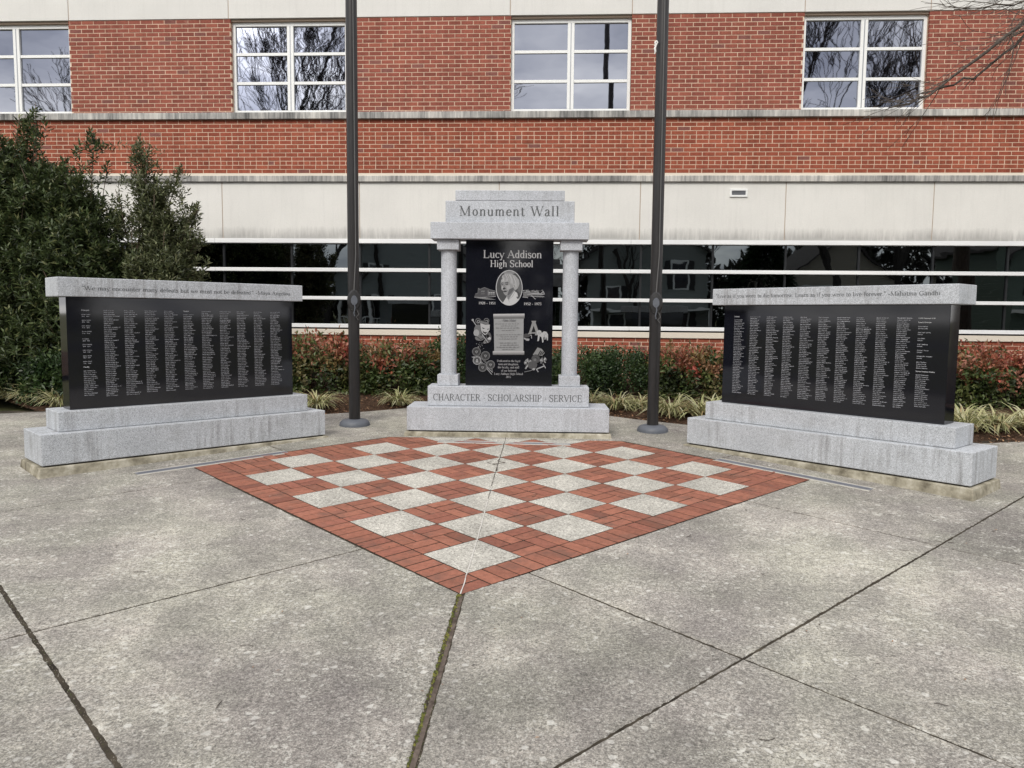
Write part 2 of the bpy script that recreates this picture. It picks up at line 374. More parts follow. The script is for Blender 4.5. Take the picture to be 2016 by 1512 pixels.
# ------------------------------------------------------------------ plaza slabs
def jitter_edge(poly, step=0.022, amp=0.0016):
    out = []
    n = len(poly)
    for k in range(n):
        a = Vector(poly[k][:2]); b = Vector(poly[(k + 1) % n][:2]); L = (b - a).length
        cnt = max(1, min(int(L / step), 320)); d = (b - a) / max(L, 1e-6); nr = Vector((-d.y, d.x))
        for q in range(cnt):
            p = a + (b - a) * (q / cnt)
            if q: p = p + nr * random.gauss(0, amp)
            out.append(p)
    return out
def inset(poly, ds):
    """shrink a convex-ish polygon (counter-clockwise); ds = one distance for each edge"""
    n = len(poly); out = []
    for k in range(n):
        p0, p1, p2 = Vector(poly[k - 1]), Vector(poly[k]), Vector(poly[(k + 1) % n])
        d1 = (p1 - p0).normalized(); d2 = (p2 - p1).normalized()
        n1 = Vector((-d1.y, d1.x)); n2 = Vector((-d2.y, d2.x)); a, b = ds[k - 1], ds[k]
        den = d1.x * d2.y - d1.y * d2.x
        if abs(den) < 1e-4: out.append(p1 + n1 * a); continue
        q1 = p1 + n1 * a; q2 = p1 + n2 * b
        t_ = ((q2.x - q1.x) * d2.y - (q2.y - q1.y) * d2.x) / den
        out.append(q1 + d1 * t_)
    return out
def area(p): return sum(p[k - 1][0] * p[k][1] - p[k][0] * p[k - 1][1] for k in range(len(p))) / 2
plaza = None
mb = MB()
corn = [gw(-16, -14), gw(-16, 24), gw(24, 24), gw(24, -14)]
base_poly = [gw(-16, -16, -0.0035), gw(-16, 16, -0.0035), gw(-1, 17, -0.0035), gw(5, 11.7, -0.0035), gw(9, 9, -0.0035), gw(12.5, 5, -0.0035), gw(19, -2, -0.0035), gw(22, -16, -0.0035)]
mb.add(base_poly, [tuple(range(len(base_poly)))])
plaza = mb.build('plaza_pavement', M['joint']); tag(plaza, kind='structure')
def slab(pts, gap=None):
    p2 = [Vector(gw(*q)[:2]) for q in pts]
    if gap is None: gap = [0.0055] * len(pts)
    if area(p2) < 0: p2 = p2[::-1]; gap = gap[::-1]; gap = gap[1:] + gap[:1]
    rim = jitter_edge(inset(p2, gap))
    n = len(rim); c = sum(rim, Vector((0, 0))) / n
    top = []; 
    for p in rim:
        d = (c - p).normalized() * 0.006; top.append(p + d)
    vs_ = [(p.x, p.y, gz(p.x, p.y) - 0.05) for p in rim] + [(p.x, p.y, gz(p.x, p.y) - 0.006 + random.gauss(0, .001)) for p in rim] + [(p.x, p.y, gz(p.x, p.y)) for p in top]
    fs = [(k, (k + 1) % n, n + (k + 1) % n, n + k) for k in range(n)] + [(n + k, n + (k + 1) % n, 2 * n + (k + 1) % n, 2 * n + k) for k in range(n)] + [tuple(range(2 * n, 3 * n))]
    mb = MB(); mb.add(vs_, fs); return mb.build('concrete_slab', M['concrete'], plaza)
W_, MID = 0.0085, 0.0165
slab([(-.47, -.47), (1.75, -.5), (1.75, -4.7), (-4.7, -4.7)], [.011, .0055, W_, MID])
slab([(1.75, -.5), (7.2, -.5), (7.2, -4.7), (1.75, -4.7)], [.011, .0055, W_, .0055])
slab([(7.2, -.5), (8.53, -.5), (8.53, 1.65), (14.9, 1.65), (18.1, -1.2), (19.4, -4.7), (7.2, -4.7)])
slab([(1.75, -4.7), (1.75, -13), (-13, -13), (-4.7, -4.7)], [.0055, .0055, MID, W_])
slab([(1.75, -4.7), (7.2, -4.7), (7.2, -13), (1.75, -13)], [W_, .0055, .0035, .0055])
slab([(7.2, -4.7), (19.4, -4.7), (22, -13), (7.2, -13)], [W_, .0055, .0035, .0055])
slab([(-.47, -.47), (-3.72, -3.72), (-3.72, .65), (-.5, .65)], [MID, .004, .0055, .004])
slab([(-.5, .65), (-3.72, .65), (-3.72, 6.05), (-.5, 6.05)])
slab([(-.5, 6.05), (-3.72, 6.05), (-3.72, 16.5), (-2.1, 16.4), (-1.41, 15.17), (1.75, 13.4), (1.75, 8.56), (-.5, 8.56)])
slab([(-3.72, -3.72), (-13, -13), (-13, .65), (-3.72, .65)], [MID, .0055, .0035, .004])
slab([(-3.72, .65), (-13, .65), (-13, 6.05), (-3.72, 6.05)])
slab([(-3.72, 6.05), (-13, 6.05), (-13, 16.5), (-3.72, 16.5)])
slab([(8.53, 1.65), (8.53, 4.42), (4.42, 8.56), (1.75, 8.56), (1.75, 13.4), (4.79, 11.73), (6.29, 11.34), (7.18, 11.21), (9.9, 9.5), (12.09, 7.39), (12.29, 6.05), (12.63, 4.89), (14.9, 1.65)])

# wood expansion strip and moss in the wide joint in front of the chequered panel
mb = MB(); L0, L1 = -0.53, -9.0
nseg = 26
for k in range(nseg):
    a = L0 + (L1 - L0) * k / nseg; b = L0 + (L1 - L0) * (k + 1) / nseg
    oa = 0.004 + 0.003 * math.sin(k * .5); ob = 0.004 + 0.003 * math.sin((k + 1) * .5)
    def q(i, off, z):
        p = gw(i, i, z); return (p[0] + off, p[1], p[2])
    mb.add([q(a, oa - .011, -.001), q(a, oa + .008, -.001), q(b, ob + .008, -.001), q(b, ob - .011, -.001), q(a, oa - .011, -.03), q(a, oa + .008, -.03), q(b, ob + .008, -.03), q(b, ob - .011, -.03)],
           [(3, 2, 1, 0), (0, 1, 5, 4), (1, 2, 6, 5), (2, 3, 7, 6), (3, 0, 4, 7)])
mb.build('joint_filler', M['wood_strip'], plaza)
mb = MB()
def tuft(x, y, z, r, c):
    n = 6; mb.add([(x + r * math.cos(2 * math.pi * k / n) * random.uniform(.7, 1.2), y + r * math.sin(2 * math.pi * k / n) * random.uniform(.7, 1.2), z - .004) for k in range(n)] + [(x + random.gauss(0, r * .2), y, z + r * random.uniform(.4, .8))], [(k, (k + 1) % n, n) for k in range(n)], c)
for k in range(900):
    t_ = random.random() ** 1.3; i = -0.50 - t_ * 3.4
    if random.random() > 0.75 - 0.5 * abs(t_ - .3): continue
    p = gw(i, i, -.002); c = random.choice([(.055, .065, .012), (.10, .11, .02), (.15, .145, .03), (.05, .04, .02)])
    tuft(p[0] - 0.012 + random.gauss(0, .005), p[1], p[2], random.uniform(.004, .012), c)
for k in range(900):
    i = random.uniform(-6, 9); p = gw(i, -4.7, -.003); tuft(p[0] + random.gauss(0, .006), p[1], p[2], random.uniform(.002, .006), random.choice([(.10, .085, .065), (.16, .14, .11), (.05, .045, .03), (.06, .07, .025), (.22, .2, .17)]))
for k in range(700):
    i = -.5 - random.random() * 3.2; p = gw(i, i, -.003); tuft(p[0] + random.choice([-.0135, .0135]) + random.gauss(0, .003), p[1], p[2], random.uniform(.002, .006), random.choice([(.10, .085, .065), (.20, .18, .14), (.05, .045, .03), (.055, .065, .018)]))
for k in range(700):
    i = random.uniform(-.5, 8.4); p = gw(i, -.517, -.003); tuft(p[0] + random.gauss(0, .004), p[1], p[2], random.uniform(.002, .005), random.choice([(.10, .085, .065), (.16, .14, .11), (.05, .045, .03), (.06, .06, .025)]))
for k in range(160):
    i = -0.5 + random.random() ** 2 * 5; p = gw(i, -0.508, -.004); tuft(p[0] + random.gauss(0, .004), p[1], p[2], random.uniform(.003, .007), random.choice([(.04, .045, .012), (.07, .06, .025), (.05, .035, .02)]))
mb.build('moss', M['moss'], plaza, colors=True, kind='stuff')

# ------------------------------------------------------------------ chequered brick panel
mb = MB()
bp = [gw(-.5, -.5, -.0007), gw(-.5, 8.55, -.0007), gw(4.42, 8.55, -.0007), gw(8.55, 4.42, -.0007), gw(8.55, -.5, -.0007)]
mb.add(bp, [tuple(range(5))]); paving = mb.build('brick_paving', M['sand']); tag(paving, kind='structure')
def clip(poly, lim):
    """keep i + j <= lim"""
    out = []
    for k in range(len(poly)):
        a, b = poly[k - 1], poly[k]; fa, fb = lim - a[0] - a[1], lim - b[0] - b[1]
        if (fa >= 0) != (fb >= 0):
            t_ = fa / (fa - fb); out.append((a[0] + (b[0] - a[0]) * t_, a[1] + (b[1] - a[1]) * t_))
        if fb >= 0: out.append(b)
    return out
def piece(poly, z=0.0, ch=0.0022, tiltamp=0.0006):
    """a paver: chamfered prism over the lattice polygon; returns vertices and faces"""
    pts = [Vector(gw(*q)[:2]) for q in poly]
    if area(pts) < 0: pts = pts[::-1]
    n = len(pts)
    tp = inset(pts, [ch] * n)
    zo = abs(random.gauss(0, .0012)); zz = [z + zo + abs(random.gauss(0, tiltamp)) for _ in range(n)]
    vs_ = [(p.x, p.y, gz(p.x, p.y) - .045) for p in pts] + [(p.x, p.y, gz(p.x, p.y) + zz[k] - ch * .8) for k, p in enumerate(pts)] + [(p.x, p.y, gz(p.x, p.y) + zz[k]) for k, p in enumerate(tp)]
    fs = [(k, (k + 1) % n, n + (k + 1) % n, n + k) for k in range(n)] + [(n + k, n + (k + 1) % n, 2 * n + (k + 1) % n, 2 * n + k) for k in range(n)] + [tuple(range(2 * n, 3 * n))]
    return vs_, fs
g_ = 0.0096 / S / 2
bricks = []
def rect(i0, i1, j0, j1): return [(i0 + g_, j0 + g_), (i1 - g_, j0 + g_), (i1 - g_, j1 - g_), (i0 + g_, j1 - g_)]
LIM = 12.93
tiles = []
for a in range(8):
    for b in range(8):
        if (a + b) % 2 == 0:
            q = clip(rect(a, a + 1, b, b + 1), LIM)
            if len(q) >= 3 and a + b < 12: tiles.append(q)
            elif len(q) >= 3: tiles.append(q)
        else:
            for qi in range(2):
                for qj in range(2):
                    for h in range(2):
                        i0, j0 = a + qi * .5, b + qj * .5
                        r_ = rect(i0 + h * .25, i0 + h * .25 + .25, j0, j0 + .5) if qi == qj else rect(i0, i0 + .5, j0 + h * .25, j0 + h * .25 + .25)
                        r_ = clip(r_, LIM)
                        if len(r_) >= 3 and abs(area(r_)) > .012: bricks.append(r_)
for k in range(-2, 34):
    a = k * .25
    bricks.append(rect(a, a + .25, -.5, 0))
    if a >= 0: bricks.append(rect(-.5, 0, a, a + .25))
    if 0 <= a:
        for r_ in (rect(8, 8.5, a, a + .25), rect(a, a + .25, 8, 8.5)):
            r_ = clip(r_, LIM)
            if len(r_) >= 3 and abs(area(r_)) > .012 and a < 8: bricks.append(r_)
def paver_col():
    v = random.gauss(1, .065); c = random.choice([(.282, .112, .074), (.268, .108, .072), (.296, .120, .079), (.255, .099, .068)])
    if random.random() < .10: v *= .78
    return tuple(k * v for k in c)
bricks.sort(key=lambda q: sum(math.hypot(*gw(*p)[:2]) for p in q) / len(q))
rest = MB()
for n_, q in enumerate(bricks):
    vs_, fs = piece(q); c = paver_col()
    if n_ < 300:
        b_ = MB(); b_.add(vs_, fs, c); b_.build('brick', M['paver'], paving, colors=True)
    else: rest.add(vs_, fs, c)
if rest.v: rest.build('brick_rows', M['paver'], paving, colors=True, kind='stuff')
for q in tiles:
    vs_, fs = piece(q, .0006, .002); b_ = MB(); b_.add(vs_, fs); b_.build('concrete_tile', M['tile'], paving)
# thin line of caulk / crack running up the diagonal of the panel
mb = MB(); mk = MB(); pts = []
x_ = -.5
while x_ < 6.9:
    pts.append((x_, x_ + random.gauss(0, .004) + .010 * math.sin(x_ * 1.3))); x_ += .09
for k in range(len(pts) - 1):
    p0 = Vector(gw(*pts[k], .0045)); p1 = Vector(gw(*pts[k + 1], .0045)); d = (p1 - p0); nr = Vector((d.y, -d.x, 0)).normalized()
    wd = random.uniform(.0022, .0038)
    tgt = mb if (pts[k][0] < 2.55 or 3.0 < pts[k][0] < 3.1) else mk
    if tgt is mk: wd = random.uniform(.0015, .0028)
    up_ = Vector((0, 0, .002))
    tgt.add([tuple(p0 - nr * wd), tuple(p0 + nr * wd), tuple(p1 + nr * wd), tuple(p1 - nr * wd), tuple(p0 + up_), tuple(p1 + up_)], [(0, 4, 5, 3), (4, 1, 2, 5), (0, 1, 4), (3, 5, 2)])
mb.build('caulk_line', M['seal_white'], paving); mk.build('crack_filler', M['joint'], paving)

# ------------------------------------------------------------------ planting bed
BED = [(-30, 11.5), (-8.5, 10.9), (-6.86, 10.403), (-6.307, 9.897), (-5.611, 9.295), (-4.6, 9.05), (-2.245, 9.317), (-1.797, 9.535), (-1.339, 9.845), (-.4, 10.0), (.5, 9.8), (1.176, 9.415), (1.461, 9.178), (1.993, 8.836), (4.0, 7.95), (4.748, 7.909), (5.353, 8.0), (8, 8.3), (30, 9.0)]
def bed_y(x):
    for (a, ya), (b, yb) in zip(BED, BED[1:]):
        if a <= x <= b: return ya + (yb - ya) * (x - a) / (b - a)
    return 10
mb = MB(); nx, ny = 160, 30
vs_ = []
for r_ in range(ny + 1):
    for c in range(nx + 1):
        x = -16 + 32 * c / nx; y0 = bed_y(x) - .02; y = y0 + (14.6 - y0) * (r_ / ny) ** 1.4
        d = y - y0; z = gz(x, y) - .012 + .055 * min(1, d / .5) + (random.gauss(0, .008) if r_ else 0)
        vs_.append((x, y, z))
mb.add(vs_, [(r_ * (nx + 1) + c, r_ * (nx + 1) + c + 1, (r_ + 1) * (nx + 1) + c + 1, (r_ + 1) * (nx + 1) + c) for r_ in range(ny) for c in range(nx)])
tag(mb.build('mulch_bed', M['mulch'], smooth=True), kind='structure')
# ------------------------------------------------------------------ school building
BY, BYAW = 13.1634, -0.0548
bld = empty('school_building', (0, BY, gz(0, BY)), BYAW)
tag(bld, 'long red brick school building with cream bands and white framed windows', 'building')
Z0 = gz(0, BY)
XL, XR = -14.2, 12.4
def zb(z): return z - Z0
Zs = dict(sill_b=1.2075, sill_t=1.305, b4b=1.331, b4t=1.394, b3b=1.803, b3t=1.859, b2b=2.276, b2t=2.336, b1b=2.75, b1t=2.822, l2b=3.763, l2w=3.862, l2t=3.9066, l1b=4.787, l1t=4.897, top=6.418, roof=9.2)
WINS = [(-9.47, -7.516), (-4.735, -2.781), (-0.067, 1.887), (4.62, 6.563), (9.30, 11.25), (-14.15, -12.2)]
def bpart(name, mat, boxes, bevel=0.0, kind=None):
    mb = MB()
    for b in boxes: mb.box(*b[:4], zb(b[4]), zb(b[5]))
    return mb.build(name, mat, bld, bevel=bevel, kind=kind)
# mortar backing: stands 7 mm behind the brick faces, and carries the window openings
back = [(XL, XR, .0035, .3, .1, Zs['sill_b']), (XL, XR, .0035, .3, Zs['l2t'], Zs['l1b'])]
edges = sorted(WINS); x0 = XL
for a, b in edges:
    if a > x0: back.append((x0, a - .004, .0035, .3, Zs['l1t'], Zs['top']))
    x0 = b + .004
back.append((x0, XR, .0035, .3, Zs['l1t'], Zs['top']))
bpart('mortar_backing', M['mortar'], back)
bpart('inner_wall', M['dark_mullion'], [(XL + .02, XR - .02, .34, .5, .1, 9.0)])
bpart('stone_ledge', M['ledge'], [(XL, XR, -.055, .2, Zs['l1b'], Zs['l1t'])], .008)
bpart('stone_ledge', M['ledge'], [(XL, XR, -.045, .2, Zs['l2b'], Zs['l2w'])], .008)
bpart('ledge_flashing', M['cream'], [(XL, XR, -.012, .2, Zs['l2w'] + .002, Zs['l2t'] - .002)])
bpart('window_sill', M['cream'], [(XL, XR, -.03, .2, Zs['sill_b'] + .002, Zs['sill_t'])], .006)
# precast panels, each its own piece with an open joint
def panels(name, mat, joints, z0, z1, y0):
    for a, b in zip(joints, joints[1:]):
        bpart(name, mat, [(a + .006, b - .006, y0, .25, z0, z1)], .004)
    for c in joints[1:-1]: bpart('panel_sealant', M['sealant'], [(c - .006, c + .006, y0 + .008, .24, z0, z1)])
LJ = [XL, -12.01, -9.65, -7.30, -4.945, -2.590, -0.241, 2.085, 4.436, 6.781, 9.13, XR]
panels('precast_panel', M['precast'], LJ, Zs['b1t'] + .004, Zs['l2b'] - .002, .0)
UJ = [XL, -12.2, -9.47, -7.503, -4.765, -2.781, -.083, 1.887, 4.619, 6.572, 9.30, XR]
panels('precast_panel', M['precast_up'], UJ, Zs['top'] + .004, 8.25, -.012)
bpart('roof_fascia', M['ledge'], [(XL - .1, XR + .1, -.12, .5, 8.254, 8.5)], .01)
bpart('roof', M['asphalt'], [(XL, XR, .0, 9.0, 8.3, 8.48)])
bpart('end_wall', M['mortar'], [(XL, XL + .3, .52, 9.0, .1, 8.25)]); bpart('end_wall', M['mortar'], [(XR - .3, XR, .52, 9.0, .1, 8.25)])
# bricks
CR, PX, JT = .0677, .2032, .0108
def brick_vf(x0, x1, z0, z1, depth=.045):
    c = .0014; dy = random.gauss(0, .0009)
    vs_ = [(x0, depth, z0), (x1, depth, z0), (x1, depth, z1), (x0, depth, z1), (x0, c + dy, z0), (x1, c + dy, z0), (x1, c + dy, z1), (x0, c + dy, z1), (x0 + c, dy, z0 + c), (x1 - c, dy, z0 + c), (x1 - c, dy, z1 - c), (x0 + c, dy, z1 - c)]
    fs = [(8, 9, 10, 11)]
    for k in range(4):
        a, b = k, (k + 1) % 4; fs += [(4 + a, 4 + b, 8 + b, 8 + a), (a, b, 4 + b, 4 + a)]
    return vs_, fs
def wall_col(kind):
    v = random.gauss(1, .06)
    c = random.choice([(.275, .074, .043), (.26, .069, .041), (.295, .083, .048)]) if kind == 'low' else random.choice([(.255, .078, .055), (.24, .073, .052), (.27, .085, .058)])
    if random.random() < (.03 if kind == 'up' else .012): c = (.205, .080, .066)
    elif random.random() < .05: v *= .88
    return tuple(k * v for k in c)
rows = []
n_low = 13
cr_low = (Zs['l1b'] - Zs['l2t']) / n_low
for k in range(n_low): rows.append((Zs['l2t'] + k * cr_low, cr_low, k % 2, (n_low - 1 - k) in (4, 10), 'low', False))
for k in range(-1, 23):
    z = Zs['top'] - (k + 1) * CR - CR + CR; rows.append((z, CR, k % 2, False, 'up', True)) if k >= 0 else None
for k in range(11): rows.append((Zs['sill_b'] - (k + 1) * CR, CR, k % 2, False, 'low', False))
allb = []
for z, h, odd, head, kind, wins in rows:
    px = PX / 2 if head else PX
    x = XL + (px / 2 if odd else 0) - px + random.uniform(-.004, .004)
    while x < XR:
        a, b = x + JT / 2, x + px - JT / 2; x += px
        a += random.gauss(0, .001); b += random.gauss(0, .001)
        segs = [(max(a, XL), min(b, XR))]
        if wins:
            for wa, wb in WINS:
                ns = []
                for s0, s1 in segs:
                    if s1 <= wa or s0 >= wb: ns.append((s0, s1)); continue
                    if s0 < wa: ns.append((s0, wa))
                    if s1 > wb: ns.append((wb, s1))
                segs = ns
        for s0, s1 in segs:
            za, zt = z + JT / 2, z + h - JT / 2
            if wins: za = max(za, Zs['l1t'] + .002)
            if s1 - s0 > .02 and zt - za > .012: allb.append((s0, s1, za, zt, kind))
# the three hundred that show largest become bricks of their own: those nearest the camera in plain view
def key(b):
    cx = (b[0] + b[1]) / 2; wx = cx * math.cos(BYAW); wy = BY + cx * math.sin(BYAW); d = math.sqrt(wx * wx + wy * wy + ((b[2] + b[3]) / 2 - CAM_Z) ** 2)
    vis = abs(wx) / wy < .60 and b[2] > 1.0
    return ((b[1] - b[0]) * (b[3] - b[2]) / d ** 2) if vis and (b[2] > 3.9 and b[2] < 6.35) and not (abs(cx - 1.9) < .35) else 0
order = sorted(range(len(allb)), key=lambda k: -key(allb[k]))
single = set(order[:300])
rest = MB()
for n_, (a, b, z, zt, kind) in enumerate(allb):
    vs_, fs = brick_vf(a, b, zb(z), zb(zt)); c = wall_col(kind)
    if n_ in single:
        q = MB(); q.add(vs_, fs, c); q.build('brick', M['brick'], bld, colors=True)
    else: rest.add(vs_, fs, c)
rest.build('brickwork', M['brick'], bld, colors=True, kind='stuff')
# upper windows: frame > six panes, mullion, rails
for wa, wb in WINS[:5]:
    f = MB(); y0, y1 = .075, .14; z0, z1 = zb(Zs['l1t']) + .004, zb(Zs['top']) - .035
    fw = .052; mid = (wa + wb) / 2
    f.box(wa, wa + fw, y0, y1, z0, z1); f.box(wb - fw, wb, y0, y1, z0, z1)
    f.box(wa + fw, wb - fw, y0, y1, z1 - .062, z1); f.box(wa + fw, wb - fw, y0, y1, z0, z0 + .055)
    f.box(mid - .055, mid + .055, y0, y1, z0 + .055, z1 - .062)
    win = f.build('window', M['white_frame'], bld, bevel=.004)
    s_ = MB(); s_.box(mid - .007, mid + .007, y0 - .003, y0 + .01, z0 + .05, z1 - .06); s_.build('mullion_joint', M['steel'], win)
    hh = MB(); hh.box(wa, wb, .03, .3, z1 + .002, z1 + .033); hh.build('window_head', M['sealant'], win)
    rz0, rz1 = z0 + .055, z1 - .062; ph = (rz1 - rz0 - 2 * .048) / 3
    for s0, s1 in ((wa + fw, mid - .055), (mid + .055, wb - fw)):
        for k in range(3):
            b0 = rz0 + k * (ph + .048)
            g = MB(); tx, tz = random.gauss(0, .004), random.gauss(0, .004); hw, hh2 = (s1 - s0) / 2, ph / 2
            yv = lambda sx, sz: .112 + sx * tx * hw + sz * tz * hh2
            g.add([(s0, yv(-1, -1), b0), (s1, yv(1, -1), b0), (s1, yv(1, 1), b0 + ph), (s0, yv(-1, 1), b0 + ph), (s0, .13, b0), (s1, .13, b0), (s1, .13, b0 + ph), (s0, .13, b0 + ph)], [(0, 1, 2, 3), (7, 6, 5, 4), (0, 4, 5, 1), (1, 5, 6, 2), (2, 6, 7, 3), (3, 7, 4, 0)])
            g.build('pane', M['glass'], win)
            if k < 2:
                r_ = MB(); r_.box(s0, s1, y0 + .012, y1, b0 + ph, b0 + ph + .048); r_.build('rail', M['white_frame'], win, bevel=.003)
# ribbon window: long bars, black mullions and three rows of panes
MUL = [-4.961 + 1.1808 * k for k in range(-8, 16)]
MUL = [q for q in MUL if XL < q < XR]
rib = MB(); rib.box(XL, XR, .16, .2, zb(Zs['b4b']), zb(Zs['b1t'])); rib = rib.build('ribbon_window', M['dark_mullion'], bld)
for a, b in (('b1b', 'b1t'), ('b2b', 'b2t'), ('b3b', 'b3t'), ('b4b', 'b4t')):
    ends = [XL, -5.08, 1.946, 8.9, XR]
    for e0, e1 in zip(ends, ends[1:]):
        q = MB(); q.box(e0 + .0015, e1 - .0015, -.035, .15, zb(Zs[a]), zb(Zs[b])); q.build('glazing_bar', M['bar'], rib, bevel=.004)
for x in MUL:
    q = MB(); q.box(x - .016, x + .016, .05, .15, zb(Zs['b4t']) + .001, zb(Zs['b1b']) - .001); q.build('mullion', M['dark_mullion'], rib)
cuts = [XL] + MUL + [XR]
for z0, z1 in (('b4t', 'b3b'), ('b3t', 'b2b'), ('b2t', 'b1b')):
    for a, b in zip(cuts, cuts[1:]):
        if b - a < .1: continue
        g = MB(); t1, t2 = random.gauss(0, .0025), random.gauss(0, .0025)
        a_, b_, c_, d_ = a + .016, b - .016, zb(Zs[z0]) + .002, zb(Zs[z1]) - .002
        g.add([(a_, .075 - t1 - t2, c_), (b_, .075 + t1 - t2, c_), (b_, .075 + t1 + t2, d_), (a_, .075 - t1 + t2, d_), (a_, .1, c_), (b_, .1, c_), (b_, .1, d_), (a_, .1, d_)], [(0, 1, 2, 3), (7, 6, 5, 4), (0, 4, 5, 1), (1, 5, 6, 2), (2, 6, 7, 3), (3, 7, 4, 0)])
        g.build('pane', M['glass_low'], rib)
# small louvred vent in the lower cream band
v = MB(); a, b, c, d = 3.533, 3.815, zb(3.522), zb(3.652)
v.box(a, a + .03, -.022, .02, c, d); v.box(b - .03, b, -.022, .02, c, d); v.box(a + .03, b - .03, -.022, .02, d - .03, d); v.box(a + .03, b - .03, -.022, .02, c, c + .03)
vent = v.build('wall_vent', M['white_frame'], bld, bevel=.003)
q = MB(); q.box(a + .03, b - .03, -.002, .02, c + .03, d - .03); q.build('vent_core', M['dark_mullion'], vent)
for k in range(4):
    q = MB(); z = c + .036 + k * .018; q.add([(a + .03, -.016, z - .004), (b - .03, -.016, z - .004), (b - .03, -.004, z + .008), (a + .03, -.004, z + .008), (a + .03, -.016, z - .001), (b - .03, -.016, z - .001), (b - .03, -.004, z + .011), (a + .03, -.004, z + .011)], [(0, 1, 2, 3), (7, 6, 5, 4), (0, 4, 5, 1), (2, 6, 7, 3)])
    q.build('slat', M['steel'], vent)

